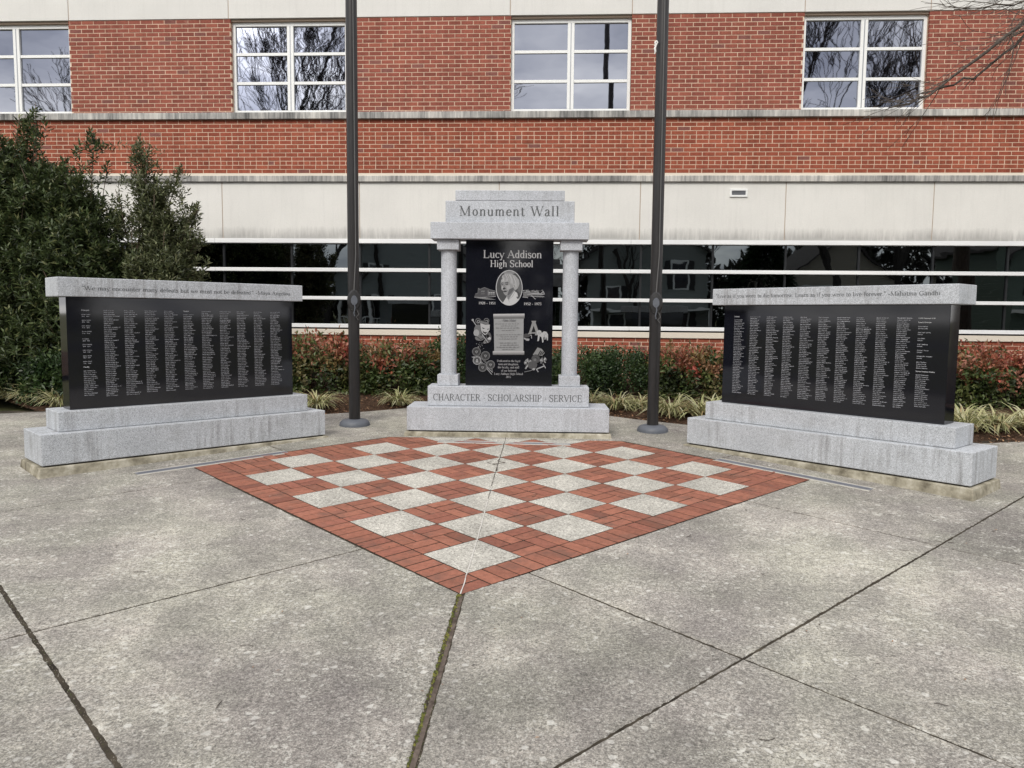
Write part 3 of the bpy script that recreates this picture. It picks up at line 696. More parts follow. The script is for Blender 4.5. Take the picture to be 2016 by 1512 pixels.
# ------------------------------------------------------------------ lettering: a small serif alphabet drawn with a broad pen
FONT = {
'A': (.98, "T .1 0 .47 1;L .46 1 .87 0;T .25 .36 .70 .36;S .1 0 .13;S .87 0 .15"),
'C': (.95, "A .5 .5 .40 .5 48 318;T .82 .98 .82 .70"),
'D': (1.0, "L .2 0 .2 1;C .2 1 1.08 1.03 1.08 -.03 .2 0;S .16 0 .1;S .16 1 .1"),
'E': (.88, "L .2 0 .2 1;T .08 1 .76 1;T .08 0 .8 0;T .2 .52 .6 .52;T .76 1 .76 .78;T .8 0 .8 .24;T .6 .63 .6 .41"),
'G': (1.02, "A .5 .5 .41 .5 48 330;T .84 .98 .84 .70;L .86 .42 .86 .1;T .66 .42 1.0 .42"),
'H': (1.02, "L .2 0 .2 1;L .8 0 .8 1;T .2 .5 .8 .5;S .2 0;S .2 1;S .8 0;S .8 1"),
'I': (.44, "L .22 0 .22 1;S .22 0;S .22 1"),
'L': (.86, "L .2 0 .2 1;S .2 1;T .06 0 .76 0;T .76 0 .79 .28"),
'M': (1.24, "T .18 0 .18 1;L .17 1 .6 .04;T .6 .04 1.02 1;L 1.03 0 1.03 1;S .18 0 .12;S 1.04 0;T .04 1 .2 1;T 1.02 1 1.17 1"),
'O': (1.02, "O .5 .5 .41 .5"),
'P': (.84, "L .2 0 .2 1;T .06 1 .24 1;C .22 1 .88 1.03 .88 .42 .22 .46;S .2 0"),
'R': (.95, "L .2 0 .2 1;T .06 1 .24 1;C .22 1 .88 1.03 .88 .44 .22 .48;L .46 .48 .82 0;T .8 0 .95 0;S .2 0"),
'S': (.80, "C .66 .84 .5 1.1 .06 1.04 .12 .72;K .12 .72 .18 .5 .68 .55 .66 .26;C .66 .26 .64 -.1 .2 -.08 .1 .18;T .69 1 .69 .72;T .09 0 .09 .3"),
'T': (.90, "L .45 0 .45 1;T .06 1 .84 1;T .06 1 .06 .76;T .84 1 .84 .76;S .45 0"),
'V': (.98, "L .1 1 .49 0;T .49 0 .86 1;S .1 1;S .86 1"),
'W': (1.36, "L .1 1 .42 0;T .42 0 .68 .98;L .64 1 .96 0;T .96 0 1.26 1;S .1 1;S .66 1;S 1.26 1 .1"),
'F': (.82, "L .2 0 .2 1;T .08 1 .74 1;T .2 .52 .58 .52;T .74 1 .74 .76;T .58 .63 .58 .41;S .2 0"),
'B': (.9, "L .2 0 .2 1;C .2 1 .8 1.02 .8 .5 .2 .53;C .2 .53 .94 .55 .94 -.03 .2 0;T .06 1 .2 1;T .06 0 .2 0"),
'a': (.58, "C .1 .5 .14 .72 .43 .74 .43 .44;L .43 .46 .43 .1;T .43 .1 .57 .02;C .43 .4 .28 .34 .06 .34 .08 .14;C .08 .14 .1 -.06 .34 -.02 .43 .16"),
'b': (.66, "L .16 0 .16 1.03;T .06 1 .18 1.03;O .36 .33 .22 .33"),
'c': (.58, "A .34 .33 .26 .33 50 318;D .5 .56 .05"),
'd': (.66, "O .30 .33 .22 .33;L .5 0 .5 1.03;T .38 1 .52 1.03;T .5 .02 .62 .02"),
'e': (.60, "A .32 .33 .25 .33 5 322;T .09 .38 .56 .38"),
'f': (.42, "L .2 0 .2 .8;C .2 .8 .2 1.08 .4 1.06 .46 .94;T .05 .64 .4 .64;S .2 0 .12"),
'g': (.60, "O .28 .43 .18 .22;O .29 -.13 .22 .14;T .16 .25 .12 .1;T .12 .1 .3 .02;T .42 .6 .56 .63"),
'h': (.70, "L .16 0 .16 1.03;S .16 0 .11;T .05 1 .18 1.03;C .16 .46 .28 .72 .54 .74 .54 .42;L .54 .44 .54 0;S .54 0 .11"),
'i': (.36, "L .17 0 .17 .64;S .17 0 .12;T .05 .62 .18 .65;D .16 .9 .075"),
'l': (.36, "L .17 0 .17 1.03;S .17 0 .12;T .05 1 .18 1.03"),
'm': (1.04, "L .16 0 .16 .64;S .16 0 .11;T .05 .62 .18 .65;C .16 .46 .26 .72 .50 .74 .50 .42;L .50 .44 .50 0;S .50 0 .1;C .50 .46 .62 .72 .86 .74 .86 .42;L .86 .44 .86 0;S .86 0 .11"),
'n': (.70, "L .16 0 .16 .64;S .16 0 .11;T .05 .62 .18 .65;C .16 .46 .28 .72 .54 .74 .54 .42;L .54 .44 .54 0;S .54 0 .11"),
'o': (.64, "O .32 .33 .25 .33"),
'p': (.66, "L .16 -.3 .16 .64;T .05 .62 .18 .65;O .36 .33 .22 .33;S .16 -.3 .11"),
'r': (.48, "L .16 0 .16 .64;S .16 0 .12;T .05 .62 .18 .65;C .16 .46 .24 .66 .34 .72 .42 .62;D .41 .58 .06"),
's': (.50, "C .40 .54 .3 .74 .04 .68 .08 .48;K .08 .48 .12 .34 .44 .36 .42 .17;C .42 .17 .4 -.07 .12 -.05 .07 .14;T .41 .64 .41 .5;T .06 0 .06 .17"),
't': (.42, "L .2 .12 .2 .86;T .06 .64 .4 .64;C .2 .14 .22 -.04 .34 -.03 .42 .08"),
'u': (.70, "L .16 .64 .16 .2;C .16 .22 .16 -.07 .42 -.06 .53 .16;L .53 0 .53 .64;T .04 .64 .16 .64;T .42 .64 .53 .64;T .53 .01 .65 .03"),
'v': (.62, "L .07 .64 .31 0;T .31 0 .54 .64;S .07 .64 .09;S .54 .64 .09"),
'w': (.92, "L .07 .64 .28 0;T .28 0 .46 .62;L .44 .64 .66 0;T .66 0 .86 .64;S .07 .64 .09;S .45 .64 .08;S .86 .64 .08"),
'y': (.62, "L .07 .64 .33 .02;T .56 .64 .30 -.1;C .30 -.1 .22 -.32 .12 -.3 .07 -.22;S .07 .64 .09;S .56 .64 .09"),
'0': (.66, "O .33 .5 .25 .5"), '1': (.66, "L .34 0 .34 1;T .34 1 .16 .86;S .34 0 .15"),
'2': (.66, "C .1 .72 .12 1.1 .60 1.08 .54 .7;C .54 .7 .5 .45 .2 .25 .08 .04;K .08 .04 .3 .04 .4 .04 .58 .04;T .58 .04 .62 .2"),
'3': (.66, "C .12 .8 .18 1.08 .58 1.08 .52 .74;C .52 .74 .48 .56 .3 .54 .24 .54;C .24 .54 .62 .54 .66 .06 .34 .0;C .34 0 .2 -.02 .12 .06 .08 .16"),
'5': (.66, "T .18 1 .56 1;L .19 .98 .16 .56;C .16 .56 .5 .68 .66 .3 .46 .1;C .46 .1 .34 -.05 .14 -.02 .08 .14"),
'7': (.66, "K .08 .96 .2 .96 .4 .96 .58 .96;L .58 .96 .26 0;T .08 .96 .06 .78"),
'8': (.66, "O .33 .75 .19 .24;O .33 .26 .23 .27"), '9': (.66, "O .32 .66 .22 .32;C .54 .66 .56 .3 .4 .06 .16 0"),
'-': (.5, "K .08 .33 .2 .33 .3 .33 .42 .33"), '.': (.3, "D .13 .05 .075"), ',': (.3, "D .13 .05 .075;T .16 .04 .1 -.16"), '\u00b7': (.5, "D .25 .40 .085"),
'"': (.42, "L .12 1.02 .12 .8;L .28 1.02 .28 .8"), ' ': (.40, ""),
}
def stroke(pts, mode, T=.15, t=.066):
    n = len(pts); W = []
    for k in range(n):
        a = pts[max(k - 1, 0)]; b = pts[min(k + 1, n - 1)]; dx, dy = b[0] - a[0], b[1] - a[1]; L = math.hypot(dx, dy) or 1
        if mode == 'T': w_ = t
        elif mode == 'K': w_ = T * .95
        else: w_ = t + (T - t) * (abs(dy) / L) ** 1.6
        W.append((-dy / L * w_ / 2, dx / L * w_ / 2))
    vs_ = [(p[0] + q[0], p[1] + q[1]) for p, q in zip(pts, W)] + [(p[0] - q[0], p[1] - q[1]) for p, q in zip(pts, W)]
    return vs_, [(k + n, k + n + 1, k + 1, k) for k in range(n - 1)]
def glyph(ch):
    adv, s_ = FONT[ch]; out = []
    for cmd in filter(None, s_.split(';')):
        p = cmd.split(); k = p[0]; a = [float(q) for q in p[1:]]
        if k in 'LT': out.append(stroke([(a[0], a[1]), (a[2], a[3])], k))
        elif k in 'CK':
            pts = []
            for q in range(9):
                u = q / 8; b = ((1 - u) ** 3, 3 * u * (1 - u) ** 2, 3 * u * u * (1 - u), u ** 3)
                pts.append((sum(b[r_] * a[2 * r_] for r_ in range(4)), sum(b[r_] * a[2 * r_ + 1] for r_ in range(4))))
            out.append(stroke(pts, k))
        elif k in 'OA':
            a0, a1 = (0, 360) if k == 'O' else a[4:6]; nn = 20
            out.append(stroke([(a[0] + (a[2] - .03) * math.cos(R(a0 + (a1 - a0) * q / nn)), a[1] + (a[3] - .02) * math.sin(R(a0 + (a1 - a0) * q / nn))) for q in range(nn + 1)], 'C'))
        elif k == 'S':
            w_ = a[2] if len(a) > 2 else .15; y = a[1] + (.02 if a[1] < .3 else -.02); out.append(stroke([(a[0] - w_, y), (a[0] + w_, y)], 'T'))
        elif k == 'D':
            out.append(([(a[0] + a[2] * math.cos(q * math.pi / 4), a[1] + a[2] * math.sin(q * math.pi / 4)) for q in range(8)], [tuple(range(8))]))
    return adv, out
GL = {k: glyph(k) for k in FONT}
def text(mb, s_, cx, zbase, cap, y, width=None, space=None, col_=(1, 1, 1), weight=1.0, fx=None):
    """sets a line of lettering on the plane y, centred on cx; width fixes the total run"""
    nat = sum(GL[c][0] for c in s_) * cap; gap = 0.0
    sx = 1.0
    if width is not None:
        if space: gap = (width - nat) / max(1, len(s_) - 1)
        else: sx = width / nat
    x = cx - (nat * sx + gap * (len(s_) - 1)) / 2
    lay = 0
    for c in s_:
        adv, prims = GL[c]
        for vs_, fs in prims:
            lay += 1; yo = y - (lay % 7) * .00004
            mb.add([(x + p[0] * cap * sx, yo, zbase + p[1] * cap) for p in vs_], fs, col_)
        x += adv * cap * sx + gap

# ------------------------------------------------------------------ monuments
def course(root, name, l, d, z0, z1, mat, dy=0.0, bevel=.006):
    mb = MB(); mb.box(-l, l, -d + dy, d + dy, z0, z1); return mb.build(name, mat, root, bevel=bevel)
def footing(root, l, d, zt, e, drop):
    """mortar bed: level on top, following the sloping pavement below"""
    mb = MB(); mw = root.matrix_basis.copy() if False else (Matrix.Translation(root.location) @ Matrix.Rotation(root.rotation_euler.z, 4, 'Z'))
    out = []
    for z_top in (False, True):
        for sx, sy in ((-1, -1), (1, -1), (1, 1), (-1, 1)):
            ee = e + (0.0 if z_top else .012)
            p = Vector((sx * (l + ee), sy * (d + ee), 0)); wp = mw @ p
            out.append((p.x, p.y, zt if z_top else min(zt - .004, gz(wp.x, wp.y) - root.location.z - .02)))
    mb.add(out, [(3, 2, 1, 0), (4, 5, 6, 7), (0, 1, 5, 4), (1, 2, 6, 5), (2, 3, 7, 6), (3, 0, 4, 7)])
    o = mb.build('mortar_bed', M['footing'], root, bevel=.008); return o
NAME_TONE = (.40, .41, .44)
def ticks_word(mb, x, z, n, h, y, tone):
    for k in range(n):
        x0 = x + k * .0056
        cap_ = (k == 0) or random.random() < .22
        hh = h * (1.45 if cap_ else 1.0); sl = .25 * hh; t_ = .0015
        mb.add([(x0, y, z), (x0 + t_, y, z), (x0 + t_ + sl, y, z + hh), (x0 + sl, y, z + hh)], [(0, 1, 2, 3)], tone)
        if random.random() < .75:
            zz = z + random.choice([0, .5, 1]) * (h - .0012)
            mb.add([(x0, y, zz), (x0 + .0046, y, zz), (x0 + .0049, y, zz + .0013), (x0 + .0003, y, zz + .0013)], [(0, 1, 2, 3)], tone)
        if random.random() < .4:
            mb.add([(x0 + .0032, y, z), (x0 + .0045, y, z), (x0 + .0045 + .25 * h, y, z + h), (x0 + .0032 + .25 * h, y, z + h)], [(0, 1, 2, 3)], tone)
    return x + n * .0056
def name_line(mb, x, z, y, bold=False):
    t_ = random.gauss(1, .13); tone = tuple(min(.8, k * t_) for k in NAME_TONE)
    x = ticks_word(mb, x, z, random.choice([4, 5, 6, 7, 6]), .0058, y, tone) + .004
    r_ = random.random()
    if r_ < .45: x = ticks_word(mb, x, z, 1, .0058, y, tone) + .004
    elif r_ < .75: x = ticks_word(mb, x, z, random.choice([4, 5, 6]), .0058, y, tone) + .004
    x = ticks_word(mb, x, z, random.choice([5, 6, 7, 8, 9]), .0058, y, tone)
    if random.random() < .12: ticks_word(mb, x + .005, z, 2, .0058, y, tone)
def setting_joint(root, l, d, z1):
    mb = MB(); mb.box(-l + .02, l - .02, -d + .02, d - .02, .0, z1); mb.build('setting_joint', M['joint'], root)
def low_wall(label, px, py, yaw, z0, dims, quote, qx, qw, qz, side):
    root = empty('memorial_wall', (px, py, z0), yaw); tag(root, label, 'memorial', 'low memorial walls facing each other across the plaza')
    (bl, bd_, bz), (sl, sd_, sz), (pl, pd, pz), (cl, cd, cz) = dims
    h = lambda z: z - z0
    footing(root, bl, bd_, .001, .022, 0)
    setting_joint(root, bl, bd_, .014); course(root, 'base_course', bl, bd_, .013, h(bz), M['granite']); course(root, 'upper_base', sl, sd_, h(bz) + .002, h(sz), M['granite'])
    slab_ = course(root, 'name_panel', pl, pd, h(sz) + .002, h(pz), M['black_granite'], bevel=.003)
    cap_ = course(root, 'cap_stone', cl, cd, h(pz) + .002, h(cz), M['granite'])
    mb = MB(); text(mb, quote, qx, h(qz), .034, -cd - .0012, qw, False, (1, 1, 1)); mb.build('quote_lettering', M['granite_cut'], cap_, kind='stuff')
    y = -pd - .001; mb = MB(); hd = (.6, .61, .63)
    if side == 'L':
        X = [-.90, -.73, -.567, -.397, -.231, -.062, .104, .275, .441, .611, .781]; zt, zl = h(1.568), h(.847)
    else:
        X = [-.898, -.728, -.557, -.39, -.224, -.054, .113, .281, .448, .614, .780]; zt, zl = h(1.566), h(.835)
    P_ = .01575
    for c, x in enumerate(X):
        if side == 'L' and c == 0:
            text(mb, 'Principals', x + .03, zt, .011, y, .06, False, hd); z = zt - .034
            for k in range(9):
                x1 = ticks_word(mb, x, z, random.choice([2, 5, 6]), .0058, y, NAME_TONE) + .004; ticks_word(mb, x1, z, random.choice([5, 6, 7]), .0058, y, NAME_TONE); z -= P_
                x1 = ticks_word(mb, x + .002, z, 4, .0062, y, NAME_TONE) + .012; ticks_word(mb, x1, z, 4, .0062, y, NAME_TONE); z -= P_ * (2.0 if k != 3 else 2.9)
            text(mb, 'Faculty', x + .023, z, .011, y, .045, False, hd); z -= P_ * 2
            while z > zl + .004: name_line(mb, x, z, y); z -= P_
            continue
        if side == 'R' and c == 10:
            text(mb, 'LAHS Monument Wall', x + .062, zt, .009, y, .125, False, hd); text(mb, 'Board of Directors', x + .048, zt - .033, .009, y, .098, False, hd)
            z = zt - .066
            for k in range(6):
                name_line(mb, x, z, y); z -= P_; ticks_word(mb, x, z, random.choice([7, 9, 13]), .0058, y, NAME_TONE); z -= P_ * 2
            for k in range(4): name_line(mb, x, z, y); z -= P_
            z -= P_ * .7
            text(mb, 'Steering Committee Members', x + .07, z, .009, y, .145, False, hd); z -= P_ * 1.8
            while z > zl + .02: name_line(mb, x, z, y); z -= P_
            continue
        z = zt; head = (side == 'L' and c == 5) or (side == 'R' and c == 0)
        if head: text(mb, 'Students', x + .026, z, .011, y, .052, False, hd); z -= P_ * 1.9
        zend = zl - .004 * (c % 3) + (.01 if side == 'L' and 4 <= c else 0)
        while z > zend: name_line(mb, x, z, y); z -= P_
    mb.build('engraved_names', M['etch'], slab_, colors=True, kind='stuff')
    return root
low_wall('low grey granite wall with a black panel of names, beside the tall evergreen shrub', -3.0025, 7.1978, .7732, .3181,
         ((1.2775, .267, .581), (1.1266, .185, .7465), (1.0137, .0965, 1.681), (1.0923, .175, 1.840)),
         '"We may encounter many defeats but we must not be defeated." -Maya Angelou', .022, 1.868, 1.738, 'L')
low_wall('low grey granite wall with a black panel of names, below the small wall vent', 2.7924, 6.8867, -.8493, .306,
         ((1.2835, .2737, .572), (1.1299, .1956, .738), (1.0123, .0994, 1.677), (1.0928, .1886, 1.8335)),
         '"Live as if you were to die tomorrow. Learn as if you were to live forever." -Mahatma Gandhi', -.045, 2.02, 1.748, 'R')

CZ = .3531
mon = empty('monument', (-.0352, 8.253, CZ), -.026)
tag(mon, 'tall grey granite monument with two columns, a black etched panel and a stepped top', 'monument')
h = lambda z: z - CZ
footing(mon, 1.046, .257, .001, .02, 0)
setting_joint(mon, 1.0459, .257, .014); course(mon, 'base_course', 1.0459, .257, .013, h(.6127), M['granite_clean'])
mid_ = course(mon, 'motto_block', .8413, .164, h(.6147), h(.8222), M['granite_clean'])
panel = course(mon, 'etched_panel', .4555, .05, h(.8242), h(2.3396), M['black_granite'], bevel=.002)
lint = course(mon, 'lintel', .8129, .159, h(2.3416), h(2.5115), M['granite_clean'])
nameb = course(mon, 'name_block', .6645, .1, h(2.5135), h(2.7345), M['granite_clean'])
course(mon, 'top_block', .5624, .1, h(2.7365), h(2.8415), M['granite_clean'])
for cx in (-.638, .638):
    mb = MB(); mb.lathe([(.083, h(.9385)), (.083, h(1.4)), (.082, h(1.9)), (.081, h(2.2335))], 40, cx, 0); me = mb.mesh('column', M['granite_clean']); smooth_by_angle(me)
    c = link('column', me, mon)
    q = MB(); q.box(cx - .110, cx + .110, -.11, .11, h(.8242), h(.9375)); q.build('column_base', M['granite_clean'], c, bevel=.005)
    q = MB(); q.box(cx - .113, cx + .113, -.113, .113, h(2.2345), h(2.3396)); q.build('column_capital', M['granite_clean'], c, bevel=.005)
mb = MB(); text(mb, 'Monument Wall', -.007, h(2.582), .098, -.1012, 1.03, True); mb.build('monument_lettering', M['granite_cut'], nameb, kind='stuff')
mb = MB(); text(mb, 'CHARACTER \u00b7 SCHOLARSHIP \u00b7 SERVICE', -.008, h(.672), .068, -.1652, 1.555, False); mb.build('motto_lettering', M['granite_cut'], mid_, kind='stuff')
# ---- etched pictures and words on the black panel
LT = (.52, .53, .55); MD = (.25, .255, .265); DK = (.075, .077, .082); BLK = (.014, .0145, .017); WH = (.68, .69, .71)
PY = -.0515; EF = [.58]
def g1(X, Y): return ((X - (1014 - .0137 * (Y - 120))) * (.911 / 1645), h(2.3386 - (Y - 120 - .02 * (X - 190)) * (.911 / 1645)))
def g2(X, Y): return ((X - (925 - .018 * Y)) * (.911 / 1522), h(.8232 + (1405 + .017 * (X - 900) - Y) * (.911 / 1522)))
ly = [0]
def poly(mb, g, pts, c):
    c = tuple(k * EF[0] for k in c); ly[0] += 1; y = PY - ly[0] * .000012
    mb.add([(g(*p)[0], y, g(*p)[1]) for p in pts][::-1], [tuple(range(len(pts)))], c)
def ell(mb, g, cx, cy, rx, ry, c, n=28): poly(mb, g, [(cx + rx * math.cos(2 * math.pi * k / n), cy + ry * math.sin(2 * math.pi * k / n)) for k in range(n)], c)
def ring(mb, g, cx, cy, rx, ry, wd, c, n=28):
    c = tuple(k * EF[0] for k in c); ly[0] += 1; y = PY - ly[0] * .000012; vs_ = []
    for k in range(n):
        a = 2 * math.pi * k / n
        for f in (0, wd): q = g(cx + (rx - f) * math.cos(a), cy + (ry - f) * math.sin(a)); vs_.append((q[0], y, q[1]))
    mb.add(vs_, [(2 * k, 2 * ((k + 1) % n), 2 * ((k + 1) % n) + 1, 2 * k + 1) for k in range(n)], c)
def line(mb, g, pts, wd, c):
    for (x0, y0), (x1, y1) in zip(pts, pts[1:]):
        L = math.hypot(x1 - x0, y1 - y0) or 1; nx_, ny_ = -(y1 - y0) / L * wd / 2, (x1 - x0) / L * wd / 2
        poly(mb, g, [(x0 + nx_, y0 + ny_), (x1 + nx_, y1 + ny_), (x1 - nx_, y1 - ny_), (x0 - nx_, y0 - ny_)], c)
E_ = MB()
text(E_, 'Lucy Addison', .029, h(2.158), .078, PY, .612, False, (.34, .34, .35)); text(E_, 'High School', .022, h(2.065), .068, PY, .450, False, (.38, .38, .39))
text(E_, '1928 - 1951', -.232, h(1.676), .026, PY, .182 , False, (.45, .45, .46)); text(E_, '1952 - 1973', .243, h(1.672), .026, PY, .186, False, (.45, .45, .46))
ded = MB()
for s_, Y, x0, x1 in (('Dedicated to the loyal', 985, 700, 1110), ('sons and daughters,', 1042, 722, 1085), ('the faculty, and staff', 1098, 712, 1090), ('of our beloved', 1155, 770, 1040), ('Lucy Addison High School', 1212, 650, 1155), ('2015', 1266, 855, 942)):
    p = g2((x0 + x1) / 2, Y); text(E_, s_, p[0], p[1], .0215, PY, (x1 - x0) * .911 / 1522, False, (.30, .30, .31))
E_.build('panel_lettering', M['etch'], panel, colors=True, kind='stuff')
# oval portrait
EF[0] = .74; P = MB(); OC = (998, 1020)
ell(P, g1, *OC, 252, 332, LT, 48); ell(P, g1, *OC, 238, 318, DK, 48)
ell(P, g1, 1000, 740, 110, 30, MD); poly(P, g1, [(1120, 820), (1200, 880), (1228, 1000), (1215, 1130), (1150, 1080), (1180, 950)], (.13, .133, .14))
poly(P, g1, [(835, 940), (845, 870), (900, 830), (980, 850), (1060, 900), (1110, 1000), (1105, 1060), (1050, 1115), (1000, 1160), (930, 1162), (898, 1128), (880, 1080), (850, 1048), (850, 995)], (.30, .305, .315))
poly(P, g1, [(848, 870), (900, 835), (985, 860), (960, 900), (880, 905), (850, 910)], (.42, .425, .435))
poly(P, g1, [(852, 1000), (880, 985), (885, 1040), (860, 1050)], (.44, .445, .455)); poly(P, g1, [(940, 985), (1010, 965), (1020, 1030), (965, 1060)], (.38, .385, .395))
poly(P, g1, [(1000, 1050), (1080, 1010), (1095, 1060), (1040, 1115), (990, 1160), (960, 1150)], (.12, .122, .13))
poly(P, g1, [(858, 845), (868, 790), (930, 752), (1035, 755), (1120, 795), (1180, 870), (1190, 950), (1160, 1030), (1112, 1070), (1085, 985), (1020, 940), (985, 870), (930, 842)], (.36, .365, .375))
for k in range(16):
    a = k / 15; x0, y0 = 870 + 230 * a, 800 - 45 * math.sin(a * 3.1) + 30 * a
    line(P, g1, [(x0, y0), (x0 + 25 + 20 * a, y0 + 45 + 60 * a), (x0 + 20 + 30 * a, y0 + 90 + 110 * a)], 7, random.choice([(.2, .2, .21), LT, (.28, .285, .3), (.46, .47, .48)]))
poly(P, g1, [(1075, 950), (1108, 940), (1112, 1010), (1090, 1040), (1072, 1000)], (.40, .405, .415)); line(P, g1, [(1085, 965), (1098, 985), (1090, 1015)], 6, DK)
line(P, g1, [(845, 942), (865, 925), (890, 932)], 9, BLK); line(P, g1, [(915, 930), (950, 915), (985, 928)], 10, BLK)
ell(P, g1, 868, 958, 20, 10, BLK); ell(P, g1, 952, 950, 26, 11, BLK); ell(P, g1, 866, 956, 6, 4, LT); ell(P, g1, 948, 947, 6, 4, LT)
poly(P, g1, [(872, 1030), (905, 1008), (935, 1025), (925, 1046), (885, 1052)], (.05, .05, .055)); line(P, g1, [(905, 960), (898, 1005)], 8, (.15, .152, .16))
poly(P, g1, [(880, 1085), (915, 1070), (965, 1076), (940, 1098), (900, 1100)], (.06, .06, .065)); line(P, g1, [(878, 1085), (925, 1086), (968, 1076)], 5, BLK)
poly(P, g1, [(950, 1158), (1000, 1160), (1090, 1050), (1112, 1085), (985, 1235), (940, 1215)], (.22, .225, .235))
poly(P, g1, [(876, 1300), (955, 1178), (965, 1205), (985, 1240), (1095, 1078), (1150, 1120), (1165, 1190), (1180, 1230), (1120, 1310), (1050, 1345), (985, 1350), (920, 1335)], (.56, .57, .585))
line(P, g1, [(990, 1238), (1060, 1180), (1110, 1090)], 8, MD); line(P, g1, [(950, 1200), (985, 1240), (1000, 1290)], 7, MD)
poly(P, g1, [(1130, 1190), (1165, 1185), (1200, 1215), (1150, 1230)], (.10, .10, .11))
P.build('oval_portrait', M['etch'], panel, colors=True)
# two school houses
EF[0] = .58; H1 = MB()
poly(H1, g1, [(335, 1185), (360, 1125), (410, 1110), (415, 1020), (440, 1018), (440, 1050), (530, 1008), (640, 1050), (745, 1075), (750, 1170), (600, 1165), (560, 1190)], (.10, .10, .11))
line(H1, g1, [(415, 1020), (440, 1045), (530, 1008), (640, 1052), (742, 1078)], 9, MD); line(H1, g1, [(360, 1125), (405, 1112), (415, 1020)], 7, MD)
for x in (470, 505): poly(H1, g1, [(x, 1070), (x + 28, 1062), (x + 28, 1090), (x, 1098)], MD); poly(H1, g1, [(x, 1115), (x + 28, 1110), (x + 28, 1135), (x, 1140)], (.18, .18, .19))
for x in (610, 650, 690): poly(H1, g1, [(x, 1095), (x + 32, 1097), (x + 32, 1120), (x, 1120)], LT); poly(H1, g1, [(x, 1130), (x + 32, 1130), (x + 32, 1155), (x, 1158)], MD)
line(H1, g1, [(600, 1060), (600, 1165)], 6, LT); line(H1, g1, [(340, 1187), (480, 1195), (745, 1178)], 9, LT)
for k in range(6): line(H1, g1, [(380 + 35 * k, 1205 + 5 * k), (560 + 35 * k, 1200 + 7 * k)], 6, (.3, .305, .315))
H1.build('schoolhouse_etching', M['etch'], panel, colors=True)
H2 = MB()
poly(H2, g1, [(1255, 1070), (1300, 1060), (1330, 1085), (1450, 1078), (1540, 1105), (1580, 1130), (1640, 1090), (1665, 1150), (1600, 1170), (1440, 1165), (1330, 1200), (1262, 1195)], (.15, .152, .16))
for pts in ([(1255, 1070), (1330, 1090), (1460, 1080), (1560, 1120)], [(1250, 1110), (1400, 1125), (1600, 1140)], [(1330, 1155), (1450, 1140), (1650, 1150)], [(1590, 1140), (1640, 1092), (1664, 1152)], [(1250, 1195), (1340, 1205), (1350, 1215)], [(1400, 1180), (1520, 1185), (1660, 1195)], [(1420, 1165), (1470, 1220), (1495, 1238)]): line(H2, g1, pts, 10, LT)
for x in (1270, 1300): poly(H2, g1, [(x, 1130), (x + 20, 1130), (x + 20, 1185), (x, 1185)], MD)
for x in range(1500, 1640, 28): line(H2, g1, [(x, 1165), (x + 10, 1215)], 6, MD)
for k in range(14): ell(H2, g1, 1270 + 27 * k, 1085 + random.uniform(-18, 25), 16, 11, random.choice([MD, (.35, .36, .37), DK]), 9)
H2.build('campus_etching', M['etch'], panel, colors=True)
# scroll
Sc = MB(); EF[0] = .62
poly(Sc, g2, [(652, 200), (1176, 200), (1165, 810), (655, 810)], (.40, .41, .42))
for k in range(40): x = random.uniform(680, 1080); y = random.uniform(225, 770); poly(Sc, g2, [(x, y), (x + random.uniform(20, 70), y), (x + random.uniform(20, 70), y + 12), (x, y + 12)], random.choice([(.36, .37, .38), (.44, .45, .46)]))
for k, c in enumerate([.62, .58, .42, .30, .22, .16]): poly(Sc, g2, [(645, 143 + k * 14), (1192, 141 + k * 14), (1190, 156 + k * 14), (645, 158 + k * 14)], (c, c, c * 1.02))
for k, c in enumerate([.6, .5, .42, .36, .28, .18]): poly(Sc, g2, [(628, 793 + k * 11), (1182, 795 + k * 11), (1180, 807 + k * 11), (630, 805 + k * 11)], (c, c, c * 1.02))
for (Y, x0, x1) in ((326, 672, 1095), (362, 775, 1040), (400, 690, 1100), (438, 790, 1030), (515, 690, 1135), (550, 770, 1065), (588, 740, 1065), (660, 760, 1050), (698, 760, 1080), (735, 700, 1090), (772, 800, 1010)):
    x = x0
    while x < x1:
        wl_ = random.uniform(25, 60); x2 = min(x + wl_, x1)
        while x < x2: line(Sc, g2, [(x, Y), (x + 3, Y - random.choice([12, 12, 19]))], 4.5, (.17, .172, .18)); x += 8.5
        x += 12
p = g2(922, 276); text(Sc, 'Alma Mater', p[0], p[1], .026, PY - ly[0] * .000012, 235 * .911 / 1522, False, (.10, .10, .11))
Sc.build('scroll_etching', M['etch'], panel, colors=True)
# masks of comedy and tragedy with a baton
K = MB(); EF[0] = .50
ell(K, g2, 380, 420, 75, 95, MD); ell(K, g2, 400, 560, 80, 50, MD); ell(K, g2, 560, 550, 48, 90, (.16, .16, .17)); ell(K, g2, 345, 470, 50, 60, LT); ell(K, g2, 570, 570, 30, 25, WH); ell(K, g2, 545, 530, 24, 32, BLK)
line(K, g2, [(330, 520), (420, 590), (470, 560)], 14, DK); line(K, g2, [(500, 600), (470, 650), (520, 640)], 26, (.3, .3, .31))
for cx in (378, 525): ring(K, g2, cx, 262, 48, 48, 12, MD); ring(K, g2, cx + 4, 270, 24, 24, 9, LT, 16)
poly(K, g2, [(415, 250), (500, 255), (580, 320), (480, 335), (415, 300)], DK)
for x in range(425, 560, 18): line(K, g2, [(x, 262 + (x - 425) * .25), (x + 4, 300 + (x - 425) * .25)], 7, LT)
poly(K, g2, [(416, 300), (500, 330), (584, 328), (575, 425), (535, 480), (497, 512), (450, 480), (418, 400)], WH)
